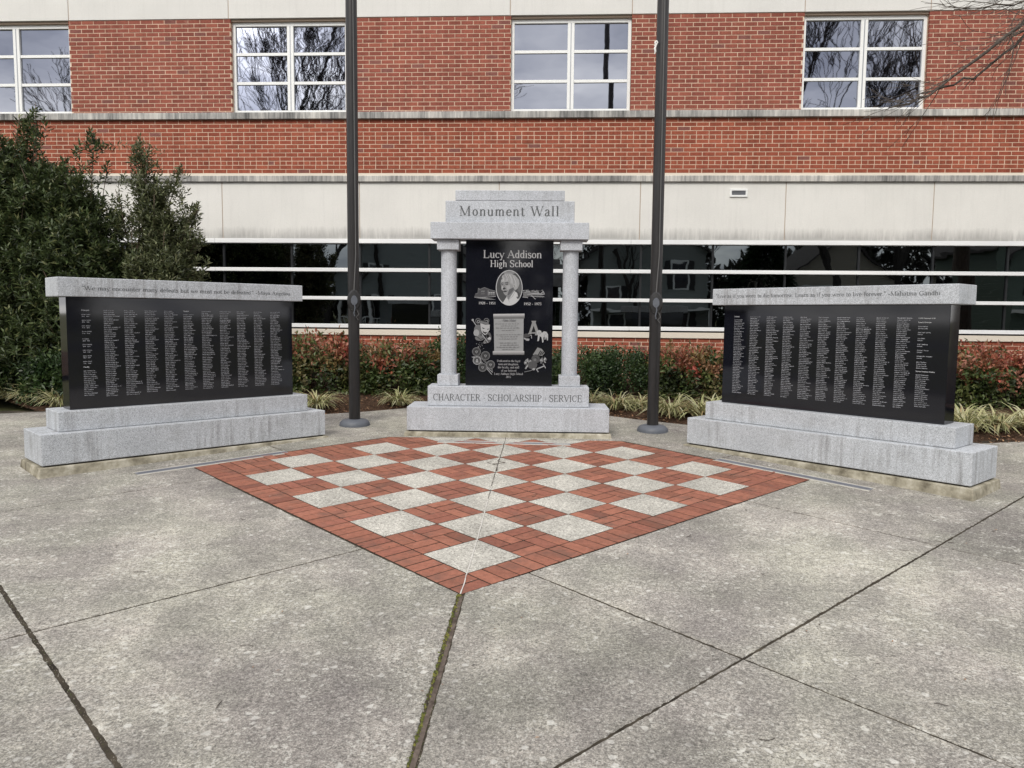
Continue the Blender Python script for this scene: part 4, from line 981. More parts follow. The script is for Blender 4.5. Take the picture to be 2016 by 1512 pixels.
for q in ([(440, 375), (468, 382), (500, 400), (462, 402)], [(525, 408), (556, 398), (572, 402), (550, 418)], [(450, 432), (490, 460), (540, 455), (505, 490), (470, 475)]): poly(K, g2, q, BLK)
line(K, g2, [(283, 250), (345, 345)], 15, LT); line(K, g2, [(440, 490), (550, 648)], 15, LT); ell(K, g2, 284, 246, 20, 20, LT); line(K, g2, [(410, 310), (425, 440), (470, 500)], 6, BLK)
K.build('theatre_masks_etching', M['etch'], panel, colors=True)
# big letter A with a small standing dog and a ball
A_ = MB()
ell(A_, g2, 1225, 525, 58, 36, (.10, .10, .105)); poly(A_, g2, [(1175, 556), (1215, 575), (1275, 580), (1268, 615), (1225, 615), (1175, 580)], LT)
poly(A_, g2, [(1310, 268), (1396, 268), (1384, 300), (1448, 490), (1470, 520), (1370, 520), (1378, 490), (1310, 490), (1305, 500), (1245, 500), (1268, 470), (1322, 300)], (.42, .425, .43)); poly(A_, g2, [(1350, 352), (1308, 468), (1386, 468)], BLK)
line(A_, g2, [(1285, 520), (1310, 520), (1312, 575)], 12, LT)
poly(A_, g2, [(1405, 465), (1418, 440), (1450, 430), (1480, 445), (1488, 480), (1530, 452), (1575, 462), (1600, 510), (1598, 610), (1580, 612), (1568, 545), (1550, 600), (1538, 595), (1540, 540), (1518, 560), (1520, 640), (1498, 650), (1488, 560), (1455, 535), (1440, 620), (1412, 625), (1425, 520), (1410, 490)], WH)
for q in ((1432, 468), (1458, 470), (1560, 500), (1535, 520)): ell(A_, g2, *q, 8, 7, MD, 10)
line(A_, g2, [(1425, 492), (1450, 500), (1475, 488)], 6, DK)
A_.build('letter_and_dog_etching', M['etch'], panel, colors=True)
# five round service seals on striped ribbons
Q = MB()
for o_ in (0, 26): line(Q, g2, [(262 + o_, 890 - o_ * .3), (360 + o_, 940), (520 + o_, 1100), (608 + o_ * .6, 1205 - o_ * 1.5)], 12, LT); line(Q, g2, [(380 + o_, 870), (480 + o_, 975), (625, 1120 + o_)], 10, MD)
for k in range(26): x, y = 335 + random.uniform(0, 110), 640 + random.uniform(0, 130); ell(Q, g2, x + (y - 640) * .25, y, 6, 5, random.choice([MD, DK, LT]), 6)
for cx, cy, r_, tone in ((343, 800, 77, .5), (500, 872, 79, .5), (350, 955, 74, 1.2), (447, 1077, 77, .55), (588, 1030, 76, .6)):
    ell(Q, g2, cx, cy, r_, r_, (.055, .056, .06)); ring(Q, g2, cx, cy, r_, r_, 10, tuple(k * tone for k in LT)); ring(Q, g2, cx, cy, r_ - 22, r_ - 22, 6, tuple(k * tone for k in MD))
    for k in range(18): a = k / 18 * 6.283; ell(Q, g2, cx + (r_ - 16) * math.cos(a), cy + (r_ - 16) * math.sin(a), 4, 4, tuple(k2 * tone for k2 in LT), 6)
    t_ = tuple(k * min(1, tone + .2) for k in LT)
    if tone > 1: poly(Q, g2, [(cx - 22, cy - 8), (cx, cy - 32), (cx + 22, cy - 8), (cx + 24, cy + 36), (cx - 24, cy + 36)], LT); line(Q, g2, [(cx - 16, cy + 4), (cx + 16, cy + 4)], 6, DK)
    else: poly(Q, g2, [(cx - 30, cy - 22), (cx - 8, cy - 10), (cx, cy - 28), (cx + 8, cy - 10), (cx + 30, cy - 22), (cx + 20, cy + 10), (cx + 6, cy + 30), (cx - 6, cy + 30), (cx - 20, cy + 10)], t_); ell(Q, g2, cx, cy + 4, 9, 11, DK, 10)
Q.build('service_seals_etching', M['etch'], panel, colors=True)
# band hat, record, ball, bats and pompons
B_ = MB()
for cx, cy in ((1237, 995), (1515, 965)):
    for k in range(44): a = random.uniform(0, 6.283); r0, r1 = random.uniform(5, 30), random.uniform(48, 72); line(B_, g2, [(cx + r0 * math.cos(a), cy + r0 * math.sin(a)), (cx + r1 * math.cos(a), cy + r1 * math.sin(a))], 9, random.choice([LT, WH, MD, BLK]))
poly(B_, g2, [(1415, 732), (1490, 760), (1540, 830), (1500, 880), (1330, 862)], (.38, .385, .39))
for k in range(3): line(B_, g2, [(1422 + k * 32, 872 - k * 4), (1472 + k * 26, 790 + k * 12)], 17, BLK)
ell(B_, g2, 1382, 935, 78, 80, (.085, .086, .09)); ring(B_, g2, 1382, 935, 60, 62, 4, MD); ring(B_, g2, 1382, 935, 42, 44, 4, MD); ell(B_, g2, 1368, 950, 28, 26, MD)
line(B_, g2, [(1300, 960), (1200, 1108)], 24, LT); ell(B_, g2, 1325, 1042, 82, 72, (.15, .152, .158))
for k in range(-2, 3): line(B_, g2, [(1250, 1042 + k * 24), (1400, 1036 + k * 24)], 3, DK); line(B_, g2, [(1325 + k * 28, 975), (1325 + k * 30, 1108)], 3, DK)
line(B_, g2, [(1400, 1110), (1530, 1060)], 20, LT); line(B_, g2, [(1510, 1020), (1555, 1100)], 16, LT); line(B_, g2, [(1390, 1110), (1425, 1165)], 16, LT); line(B_, g2, [(1180, 1162), (1290, 1140), (1380, 1100)], 12, MD); ell(B_, g2, 1345, 1115, 26, 20, LT, 12)
B_.build('band_and_sport_etching', M['etch'], panel, colors=True)

# ------------------------------------------------------------------ flagpoles
def flagpole(label, x, y, seed):
    z = gz(x, y); root = empty('flagpole', (x, y, z)); tag(root, label, 'flagpole', 'pair of dark bronze flagpoles flanking the monument')
    rr = random.Random(seed)
    mb = MB(); mb.lathe([(.0615, -.02), (.0615, 2), (.0610, 4), (.058, 7), (.045, 10.4)], 32); me = mb.mesh('pole', M['bronze']); smooth_by_angle(me); link('pole', me, root)
    mb = MB(); mb.lathe([(.168, -.02), (.168, .012), (.160, .036), (.138, .058), (.105, .068), (.064, .070)], 36); me = mb.mesh('base_collar', M['collar']); smooth_by_angle(me, 1.0); link('base_collar', me, root)
    mb = MB(); mb.lathe([(.001, 10.4), (.07, 10.44), (.09, 10.5), (.07, 10.56), (.001, 10.6)], 20); link('finial', mb.mesh('finial', M['steel'], True), root)
    # cleat with its rope cover, on the side facing the viewer
    cz = 1.708 - z; a = math.atan2(-y, -x) + (.06 if x < 0 else .05)
    dx, dy = math.cos(a), math.sin(a); tx, ty = -dy, dx
    def P3(u, o, zz): return (dx * o + tx * u, dy * o + ty * u, cz + zz)
    mb = MB(); rim = []
    for k in range(20):
        t_ = 2 * math.pi * k / 20; rim.append((.074 * math.copysign(abs(math.sin(t_)) ** 1.4, math.sin(t_)), .125 * math.copysign(abs(math.cos(t_)) ** .9, math.cos(t_))))
    vs_ = [P3(u, .058, q) for u, q in rim] + [P3(u * .8, .082, q * .85) for u, q in rim] + [P3(0, .090, 0)]
    mb.add(vs_, [(k, (k + 1) % 20, 20 + (k + 1) % 20, 20 + k) for k in range(20)] + [(20 + k, 20 + (k + 1) % 20, 40) for k in range(20)])
    cover = mb.build('cleat_cover', M['black_rubber'], root)
    mb = MB(); mb.add([P3(u * .5, .088, q * .45 + .0) for u, q in rim[::2]] + [P3(u * .5, .097, q * .42) for u, q in rim[::2]], [(k, (k + 1) % 10, 10 + (k + 1) % 10, 10 + k) for k in range(10)] + [tuple(range(10, 20))]); mb.build('cleat', M['collar'], cover)
    mb = MB(); mb.tube([P3(0, .096, -.02), P3(.008, .10, -.08), P3(-.004, .095, -.14), P3(.004, .09, -.17)], .007, 6); mb.build('cleat_strap', M['collar'], cover)
    mb = MB(); pts = []
    for k in range(44):
        t_ = k / 43 * 2 * math.pi * 3; pts.append(P3(.055 * math.sin(t_), .066 + .006 * math.sin(t_ * .5), .11 * math.cos(t_)))
    mb.tube(pts, .004, 5); mb.tube([P3(.0, .068, .11), P3(.022, .066, .5), P3(.014, .067, 3), P3(0, .06, 8.6)], .006, 5)
    mb.tube([P3(.03, .07, -.1), P3(.05, .066, -.15), P3(.02, .07, -.18), P3(.045, .068, -.21)], .004, 5)
    mb.build('halyard', M['rope'], root)
    if x > 0:
        hz = 4.36 - z
        mb = MB(); q = lambda u, zz, o=.07: (dx * o - tx * (u), dy * o - ty * (u), hz + zz)
        mb.tube([q(.062, .05), q(.075, .03), q(.066, 0), q(.078, -.03), q(.070, -.06), q(.080, -.085)], [.006, .011, .008, .012, .010, .004], 7)
        mb.tube([q(.062, .05), q(.05, .03), q(.064, .005), q(.086, .0)], .007, 6); mb.build('snap_hook', M['rope_white'], root)
    return root
flagpole('dark bronze flagpole standing between the evergreen-side name wall and the monument', -1.744, 8.60, 1)
flagpole('dark bronze flagpole with a white snap hook tied high on it', 1.534, 8.42, 2)

# ------------------------------------------------------------------ in-ground light strips
def strip(label, ij0, ij1):
    a = Vector(gw(*ij0)); b = Vector(gw(*ij1)); c = (a + b) / 2; d = (b - a); L = d.length / 2
    root = empty('ground_light', tuple(c)); tag(root, label, 'light strip', 'flush light strips set in the pavement before each stone')
    xx = d.normalized(); yy = Vector((-xx.y, xx.x, 0)); yy.z = GA * yy.y + GB * yy.x; zz = xx.cross(yy).normalized()
    mw = Matrix((xx, zz.cross(xx), zz)).transposed().to_4x4(); root.rotation_euler = mw.to_euler()
    mb = MB(); mb.box(-L, L, -.041, -.026, -.02, .004); mb.box(-L, L, .026, .041, -.02, .004); mb.box(-L - .012, -L, -.041, .041, -.02, .004); mb.box(L, L + .012, -.041, .041, -.02, .004)
    mb.build('strip_frame', M['steel'], root, bevel=.0015)
    mb = MB(); mb.box(-L, L, -.026, .026, -.02, .001); mb.build('lens', M['lens'], root)
    mb = MB()
    for s_ in (-1, 1): mb.box(-L - .02, L + .02, s_ * .055 - .012, s_ * .055 + .012, -.02, .0022)
    mb.build('grout_edge', M['footing_pale'], root)
M['footing_pale'] = mortar_mat('pale_grout', (0.40, 0.38, 0.33), (0.55, 0.53, 0.47))
strip('flush metal light strip in the pavement before the wall beside the evergreen shrub', (8.50, -1.55), (8.50, 1.6))
strip('flush metal light strip in the pavement before the tall monument', (7.27, 5.04), (5.01, 7.22))
strip('flush metal light strip in the pavement before the wall below the vent', (1.71, 8.58), (-1.62, 8.58))
# ------------------------------------------------------------------ foliage
def leaf_mesh(name, P, D, N, L, W, C, mat, fold=.25):
    """one folded, pointed leaf (two triangles) for each row of the arrays"""
    n = len(P); D = D / np.linalg.norm(D, axis=1, keepdims=True)
    Sd = np.cross(D, N); Sd /= np.linalg.norm(Sd, axis=1, keepdims=True) + 1e-9; U = np.cross(Sd, D)
    L = L[:, None]; W = W[:, None]
    mid = P + D * L * .45 + U * W * fold
    V = np.stack([P, mid + Sd * W * .5, P + D * L - U * L * .08, mid - Sd * W * .5], 1).reshape(-1, 3)
    me = bpy.data.meshes.new(name); me.vertices.add(4 * n); me.vertices.foreach_set('co', V.astype(np.float32).ravel())
    b = np.arange(n)[:, None] * 4
    F = np.concatenate([b + np.array([[0, 1, 2]]), b + np.array([[0, 2, 3]])], 1).reshape(-1)
    me.loops.add(6 * n); me.loops.foreach_set('vertex_index', F.astype(np.int32)); me.polygons.add(2 * n)
    me.polygons.foreach_set('loop_start', np.arange(0, 6 * n, 3, dtype=np.int32)); me.polygons.foreach_set('loop_total', np.full(2 * n, 3, dtype=np.int32))
    at = me.attributes.new('Col', 'FLOAT_COLOR', 'FACE'); c4 = np.ones((2 * n, 4), np.float32); c4[:, :3] = np.repeat(C, 2, axis=0); at.data.foreach_set('color', c4.ravel())
    me.materials.append(mat); me.update(calc_edges=True); return me
def unit(a): return a / (np.linalg.norm(a, axis=-1, keepdims=True) + 1e-9)
def shoots(tips, dirs, nl, L, W, length, pal, wts, r, droop=.0):
    """whorls of narrow leaves spiralling along the last stretch of each shoot"""
    ns = len(tips); k = np.tile(np.arange(nl), ns); T = np.repeat(tips, nl, 0); D = np.repeat(dirs, nl, 0)
    a = k * 2.4 + np.repeat(r.uniform(0, 6.28, ns), nl); o = unit(np.cross(D, r.normal(size=D.shape) * .05 + np.array([.3, .5, .8]))); o2 = np.cross(D, o)
    rad = o * np.cos(a)[:, None] + o2 * np.sin(a)[:, None]; f = (k / nl)[:, None]
    P = T - D * np.repeat(length, nl)[:, None] * (1 - f)
    LD = unit(D * (.35 + .55 * f) + rad * (.9 - .35 * f) + r.normal(size=D.shape) * .18 + np.array([0, 0, -droop]))
    n = len(P); Ls = L * r.uniform(.7, 1.2, n) * (1 - .25 * f[:, 0]); Ws = W * r.uniform(.8, 1.2, n)
    ci = r.choice(len(pal), n, p=wts); C = np.array(pal)[ci] * r.uniform(.75, 1.25, (n, 1)) * (1 + .35 * f)
    return P, LD, unit(D + r.normal(size=D.shape) * .35), Ls, Ws, C
def crown_shoots(lobes, n, r, up=.7):
    vol = np.array([l[1][0] * l[1][1] * l[1][2] for l in lobes]) ** .72; which = r.choice(len(lobes), n, p=vol / vol.sum())
    c = np.array([l[0] for l in lobes])[which]; rad = np.array([l[1] for l in lobes])[which]
    d = unit(r.normal(size=(n, 3)) + np.array([0, -.15, .25])); q = r.uniform(.35, 1.0, n) ** .55 * (1 + .12 * r.normal(size=n) * (r.random(n) < .3))
    tips = c + d * rad * q[:, None]; dirs = unit(d * .6 + np.array([0, 0, up]) + r.normal(size=(n, 3)) * .3)
    return tips, dirs
def stems(mb, base, tips, r, n_each=1, r0=.022, wob=.06):
    for t_ in tips:
        b = np.array(base[r.integers(len(base))]); b = b + r.normal(size=3) * np.array([.05, .05, 0]); pts = []
        for k in range(7):
            u = k / 6; p = b + (t_ - b) * u; p[2] = b[2] + (t_[2] - b[2]) * u ** .85; pts.append(tuple(p + r.normal(size=3) * wob * math.sin(u * 3.1)))
        rr = r0 * r.uniform(.6, 1.2); mb.tube(pts, [rr * (1 - .8 * k / 6) for k in range(7)], 5)
PAL_EV = [(.037, .054, .020), (.052, .075, .027), (.080, .104, .038), (.14, .150, .062), (.026, .036, .016)]
def evergreen(label, lobes, n, base, seed, nl=15, L=.095, W=.022, pal=PAL_EV, wts=(.3, .3, .2, .08, .12), spikes=(), nst=26, up=.7):
    r = np.random.default_rng(seed); x, y = base[0][0], base[0][1]
    root = empty('evergreen_shrub', (0, 0, 0)); tag(root, label, 'shrub', 'evergreen shrubs by the end of the school wall')
    tips, dirs = crown_shoots(lobes, n, r, up)
    st = MB()
    for (p, q, cnt) in spikes:
        p, q = np.array(p), np.array(q); u = r.random(cnt)
        tt = p + (q - p) * u[:, None] + r.normal(size=(cnt, 3)) * (.19 * (1.08 - u))[:, None]; tips = np.vstack([tips, tt]); dirs = np.vstack([dirs, unit((q - p)[None] / np.linalg.norm(q - p) + r.normal(size=(cnt, 3)) * .45)])
        st.tube([tuple(p - (q - p) * .5), tuple(p), tuple((p + q) / 2 + r.normal(size=3) * .02), tuple(q)], [.012, .009, .006, .003], 5)
    ok = tips[:, 2] > gz(0, 10) + .12; tips, dirs = tips[ok], dirs[ok]
    a = shoots(tips, dirs, nl, L, W, r.uniform(.14, .30, len(tips)), pal, wts, r)
    link('foliage', leaf_mesh('foliage', *a, M['leaf']), root)
    sel = tips[r.choice(len(tips), nst)]; stems(st, base, sel, r)
    st.build('stem', M['stem'], root, smooth=True)
    return root
G0 = gz(-6, 10.6)
evergreen('tall dense dark evergreen shrub before the end window of the school',
          [((-7.0, 10.6, 3.25), (.95, .6, .75)), ((-6.15, 10.5, 2.85), (.62, .5, .68)), ((-7.5, 10.9, 2.1), (1.35, .9, 1.65)), ((-6.65, 10.7, 1.9), (.95, .8, 1.75)), ((-6.0, 10.6, 1.75), (.82, .75, 1.4)), ((-5.62, 10.5, 1.5), (.68, .65, 1.05)), ((-5.72, 10.5, 2.35), (.66, .65, .85)), ((-6.4, 10.4, 1.0), (1.2, .6, .55))], 6800,
          [(-6.9, 10.8, G0), (-6.3, 10.7, G0), (-7.4, 10.9, G0), (-5.8, 10.6, G0)], 11,
          spikes=[((-6.5, 10.5, 3.5), (-6.35, 10.4, 4.1), 22), ((-6.3, 10.5, 3.5), (-6.22, 10.4, 4.25), 18), ((-5.55, 10.4, 3.0), (-5.45, 10.3, 3.92), 26), ((-5.75, 10.4, 2.6), (-5.6, 10.3, 3.4), 26), ((-5.9, 10.4, 2.9), (-5.8, 10.3, 3.55), 20), ((-5.1, 10.4, 1.9), (-4.85, 10.3, 2.35), 30), ((-7.3, 10.5, 3.3), (-7.35, 10.4, 4.1), 40)], nst=40, L=.108, W=.027)
PAL_OL = [(.066, .080, .036), (.095, .110, .050), (.125, .135, .066), (.16, .16, .09), (.042, .050, .026)]
evergreen('loose olive-green evergreen shrub rising over the end of the name wall',
          [((-4.67, 10.4, 2.0), (.48, .5, .6)), ((-4.54, 10.4, 2.5), (.36, .4, .42)), ((-4.92, 10.5, 1.3), (.6, .6, .6)), ((-4.74, 10.4, 2.85), (.26, .35, .5)), ((-4.42, 10.3, 2.15), (.28, .4, .4))], 1450,
          [(-5.07, 10.6, G0), (-4.97, 10.7, G0)], 12, pal=PAL_OL, wts=(.3, .3, .2, .08, .12),
          spikes=[((-4.92, 10.4, 2.7), (-4.84, 10.3, 3.8), 55), ((-4.80, 10.4, 2.9), (-4.72, 10.3, 3.7), 35), ((-4.62, 10.4, 2.6), (-4.32, 10.3, 3.45), 50), ((-4.42, 10.4, 2.4), (-4.10, 10.3, 2.98), 45), ((-4.37, 10.4, 2.1), (-4.07, 10.3, 2.6), 40), ((-4.42, 10.4, 1.8), (-4.12, 10.3, 2.15), 34), ((-5.12, 10.4, 2.7), (-5.17, 10.3, 3.15), 14)], nst=44, L=.088)
def bush(label, cx, cy, rx, ry, top, n, pal, wts, redtop, seed, L=.05, W=.025, gname='low hedge shrubs under the ribbon window', name='hedge_shrub', low=.10):
    n = int(n * 2.3); L, W = L * 1.2, W * 1.25; r = np.random.default_rng(seed); z0 = gz(cx, cy) + .04; H = top - z0
    root = empty(name, (cx, cy, z0)); tag(root, label, 'shrub', gname)
    d = unit(r.normal(size=(n, 3)) * np.array([1, 1, .9])); d[:, 2] = np.abs(d[:, 2]) * 1.0 - .25 * (r.random(n) < .25)
    e_ = .62; s_ = np.sign(d) * np.abs(d) ** e_; rr = r.uniform(.25, 1.0, n) ** .4 * (1 + .05 * r.normal(size=n))
    lump = 1 + .10 * np.sin(d[:, 0] * 7 + seed) * np.cos(d[:, 1] * 6) + .07 * np.sin(d[:, 2] * 9 + d[:, 0] * 5)
    P = s_ * rr[:, None] * lump[:, None] * np.array([rx, ry, H * .96]); P[:, 2] = np.clip(P[:, 2], -.02, None) + low * r.random(n)
    D = unit(d * .8 + r.normal(size=(n, 3)) * .6 + np.array([0, 0, .1])); N = unit(d + np.array([0, -.2, .5]) + r.normal(size=(n, 3)) * .5)
    hrel = np.clip(P[:, 2] / H, 0, 1); C = np.array(pal[0])[r.choice(len(pal[0]), n, p=wts)]
    red = np.array(pal[1])[r.choice(len(pal[1]), n)]; clump = .5 + .5 * np.sin(P[:, 0] * 9 + seed * 3) * np.sin(P[:, 1] * 8 + P[:, 2] * 9)
    pr = redtop * np.clip(hrel * 2.6 - 1.0, 0, 1) * (.4 + .75 * clump); isr = r.random(n) < pr; C[isr] = red[isr]
    nc = 95; ck = r.choice(n, nc); cc = P[ck]; near = np.zeros(n, int); bd_2 = np.full(n, 9e9)
    for q in range(nc):
        dq = ((P - cc[q]) ** 2).sum(1); mk_ = dq < bd_2; near[mk_] = q; bd_2[mk_] = dq[mk_]
    take = r.random(n) < .72; C[take] = C[ck][near[take]]
    C = C * r.uniform(.7, 1.3, (n, 1))
    link('foliage', leaf_mesh('foliage', P, D, N, L * r.uniform(.6, 1.5, n), W * r.uniform(.7, 1.35, n), C, M['leaf'], .3), root)
    st = MB(); idx = r.choice(n, 26); stems(st, [(0, 0, -.05), (rx * .4, 0, -.05), (-rx * .4, 0, -.05)], P[idx] * .85, r, r0=.009, wob=.03); st.build('stem', M['stem'], root)
    return root
NG = [(.050, .076, .022), (.075, .105, .030), (.11, .13, .040), (.14, .12, .05), (.034, .048, .018)]
NR = [(.34, .080, .055), (.26, .080, .045), (.32, .130, .075), (.24, .135, .07), (.38, .17, .12), (.20, .075, .04), (.22, .15, .06)]
BG = [(.022, .045, .014), (.035, .065, .020), (.050, .085, .026), (.075, .11, .035), (.018, .030, .012)]
wn_ = (.25, .28, .2, .12, .15)
bush('red and green leafy shrub just behind the end of the evergreen-side name wall', -2.75, 11.3, .70, .6, 1.20, 5200, (NG, NR), wn_, .95, 1)
bush('red tipped leafy shrub behind the flagpole nearest the evergreen-side wall', -1.62, 11.2, .62, .62, 1.09, 5200, (NG, NR), wn_, .8, 2)
bush('small bright green rounded shrub between the red shrub and the monument column', -.88, 11.7, .40, .5, 1.23, 3600, (BG, BG), (.15, .3, .3, .2, .05), .0, 3, .035, .02)
bush('green shrub behind the black etched panel of the monument', -.05, 11.6, .62, .55, 1.10, 4200, (BG, BG), wn_, .0, 4, .035, .02)
bush('dark green clipped hedge shrub beside the column nearest the hook-tied flagpole', .95, 11.35, .55, .55, 1.04, 5200, (BG, BG), wn_, .0, 5, .032, .018)
bush('dark green clipped hedge shrub in front of which the hook-tied flagpole stands', 1.62, 11.3, .48, .55, 1.05, 5000, (BG, BG), wn_, .0, 6, .032, .018)
bush('bronze red leafy shrub between the hook-tied flagpole and the wall below the vent', 2.50, 11.0, .60, .6, 1.08, 5200, (NG, NR), wn_, .9, 7)
bush('red leafy shrub hidden mostly behind the wall below the vent', 3.6, 11.1, .6, .6, 1.08, 3000, (NG, NR), wn_, .8, 8)
bush('red and green leafy shrub at the far end of the wall below the vent', 6.45, 10.5, .72, .62, 1.12, 5600, (NG, NR), wn_, 1.25, 9)
bush('outermost red leafy shrub at the edge of the bed beyond the wall below the vent', 7.75, 10.3, .72, .62, 1.12, 5000, (NG, NR), wn_, 1.3, 10)
bush('small dark green shrub under the tall evergreen', -5.75, 9.95, .42, .35, .98, 2600, (BG, BG), wn_, .0, 15, .05, .026)
bush('low dark shrub at the foot of the tall evergreen', -6.75, 10.35, .5, .35, .80, 2400, (BG, BG), (.3, .2, .1, .05, .35), .0, 16, .05, .026)

# variegated grass clumps
def blade_mesh(seed, n=150, R0=.10, Lm=.42):
    r = random.Random(seed); mb = MB()
    for k in range(n):
        a = r.uniform(0, 6.283); b = math.sqrt(r.random()) * R0; L = Lm * r.uniform(.55, 1.15); el = r.uniform(.75, 1.5); w_ = .0105 * r.uniform(.7, 1.2)
        x, y, z = b * math.cos(a), b * math.sin(a), 0.0; a += r.gauss(0, .5); tw = r.gauss(0, .5); pts = []; e2 = el
        for q in range(6):
            pts.append((x, y, z)); st = L / 5; x += math.cos(e2) * math.cos(a) * st; y += math.cos(e2) * math.sin(a) * st; z += math.sin(e2) * st; e2 -= r.uniform(.28, .52)
            if z < .012: z = .012
        sx, sy = -math.sin(a + tw), math.cos(a + tw)
        cream = r.choice([(.58, .53, .30), (.50, .48, .25), (.66, .62, .42), (.42, .42, .20)]); green = r.choice([(.10, .14, .045), (.14, .18, .06), (.075, .11, .035)])
        if r.random() < .1: cream = green = (.36, .27, .14)
        vs_ = []
        for q, p in enumerate(pts):
            ww = w_ * (1 - (q / 5) ** 2.2) * (.7 if q == 0 else 1) + .0004
            for s_ in (-1, -.35, .35, 1): vs_.append((p[0] + sx * ww * s_, p[1] + sy * ww * s_, p[2] + abs(s_) * .0012))
        for q in range(5):
            for s_ in range(3):
                o = q * 4 + s_; mb.add([], [], None); mb.f.append(tuple(len(mb.v) + t_ for t_ in (o, o + 1, o + 5, o + 4))); mb.c.append(green if s_ == 1 else cream)
        mb.v.extend(vs_)
    return mb.mesh('grass_clump', M['blade'], colors=True)
BL = [blade_mesh(k) for k in range(4)]
CL = [(-6.15, 9.98, 1.0, 'striped grass clump at the corner of the bed under the tall evergreen'), (-5.62, 9.62, 1.0, 'striped grass clump against the end of the evergreen-side name wall'), (-6.6, 10.15, .8, 'smaller striped grass clump farthest out under the tall evergreen'),
      (-2.42, 9.62, .95, 'striped grass clump touching the far end of the evergreen-side name wall'), (-1.45, 9.98, .85, 'low striped grass clump just right of the flagpole nearest the evergreen'), 
      (1.02, 9.95, .9, 'striped grass clump close beside the monument base'), (1.32, 9.75, 1.0, 'striped grass clump between monument base and hook-tied flagpole'), (1.60, 9.75, .8, 'striped grass clump right behind the hook-tied flagpole'),
      (1.92, 9.35, 1.1, 'large striped grass clump just right of the hook-tied flagpole'), (2.28, 9.18, 1.15, 'large striped grass clump in the gap before the wall below the vent'), (2.55, 9.35, 1.0, 'striped grass clump at the near end of the wall below the vent'), 
      (4.95, 8.45, 1.1, 'striped grass clump at the outer end of the wall below the vent'), (5.32, 8.5, 1.15, 'striped grass clump second out from the wall below the vent'), (5.75, 8.6, 1.1, 'striped grass clump at the outermost edge of the bed'), (5.2, 8.95, 1.0, 'striped grass clump behind the others under the outer red shrub'), (4.6, 8.6, 1.0, 'striped grass clump half hidden behind the wall below the vent')]
for n_, (x, y, s_, lab) in enumerate(CL):
    o = link('grass_clump', BL[n_ % 4]); o.location = (x, y, gz(x, y) + .02); o.rotation_euler = (0, 0, n_ * 1.3); o.scale = (s_, s_, s_ * .95)
    tag(o, lab, 'grass clump', 'variegated grass clumps edging the bed')

# bark chips, dry leaves and twigs
r = np.random.default_rng(3)
n = 9000; X = r.uniform(-9, 9, n); Yb = np.array([bed_y(x) for x in X]); Y = Yb + r.exponential(.55, n) - .03
Zc = np.array([gz(x, y) for x, y in zip(X, Y)]) - .012 + .055 * np.minimum(1, np.maximum(0, Y - Yb) / .5) + .006
ang = r.uniform(0, 6.28, n); D = np.stack([np.cos(ang), np.sin(ang), r.normal(size=n) * .25], 1); N = unit(np.stack([r.normal(size=n) * .4, r.normal(size=n) * .4, np.ones(n)], 1))
pal = np.array([(.16, .085, .05), (.26, .14, .075), (.09, .05, .03), (.36, .22, .12), (.06, .035, .022)])
C = pal[r.choice(5, n, p=[.28, .22, .22, .1, .18])] * r.uniform(.7, 1.3, (n, 1))
tag(link('bark_chips', leaf_mesh('bark_chips', np.stack([X, Y, Zc], 1), D, N, r.uniform(.02, .065, n), r.uniform(.008, .022, n), C, M['dry'], .1)), kind='stuff')
n = 420; P = []
while len(P) < n:
    if r.random() < .6:
        i, j = r.uniform(-9, 9), r.uniform(-9, 14); p = gw(i, j)
    else:
        x = r.uniform(-6, 6); y = bed_y(x) - abs(r.exponential(.25)); p = (x, y, gz(x, y))
    if p[1] < 2 or p[1] > bed_y(p[0]) or abs(p[0]) > 7: continue
    P.append((p[0], p[1], p[2] + .004))
P = np.array(P); ang = r.uniform(0, 6.28, n); D = np.stack([np.cos(ang), np.sin(ang), np.full(n, .05)], 1); N = unit(np.stack([r.normal(size=n) * .2, r.normal(size=n) * .2, np.ones(n)], 1))
pal = np.array([(.20, .10, .055), (.10, .07, .05), (.36, .22, .13), (.5, .47, .42), (.07, .05, .04)]); C = pal[r.choice(5, n)] * r.uniform(.7, 1.2, (n, 1))
tag(link('leaf_litter', leaf_mesh('leaf_litter', P, D, N, r.uniform(.008, .028, n), r.uniform(.003, .010, n), C, M['dry'], .1)), kind='stuff')
mb = MB(); rr = random.Random(5)
for k in range(46):
    i, j = rr.uniform(-6, 8.4), rr.uniform(-5, 8.4); p = gw(i, j, .005); a = rr.uniform(0, 6.28); L = rr.uniform(.02, .07); bend = rr.gauss(0, 1.2); pts = []
    for q in range(6): pts.append(p); p = (p[0] + math.cos(a) * L / 5, p[1] + math.sin(a) * L / 5, p[2] + GA * math.sin(a) * L / 5); a += bend / 5
    mb.tube(pts, rr.uniform(.0009, .0018), 4)
tag(mb.build('fallen_twigs', M['bark']), kind='stuff')
mb = MB(); pp = [(4.03, 4.05), (4.35, 4.35), (4.55, 4.38), (4.4, 4.62), (4.7, 4.66), (4.85, 4.9), (4.62, 5.0)]
pts = [gw(a, b, .008 + .01 * (k % 2)) for k, (a, b) in enumerate(pp)]; mb.tube(pts, [.004, .003, .003, .0025, .0025, .002, .0015], 5); mb.tube([pts[2], gw(4.62, 4.3, .02), gw(4.75, 4.52, .01)], .002, 4)
tag(mb.build('dead_twig', M['bark']), 'thin forked dead twig lying on pale tiles along the caulk line', 'twig')

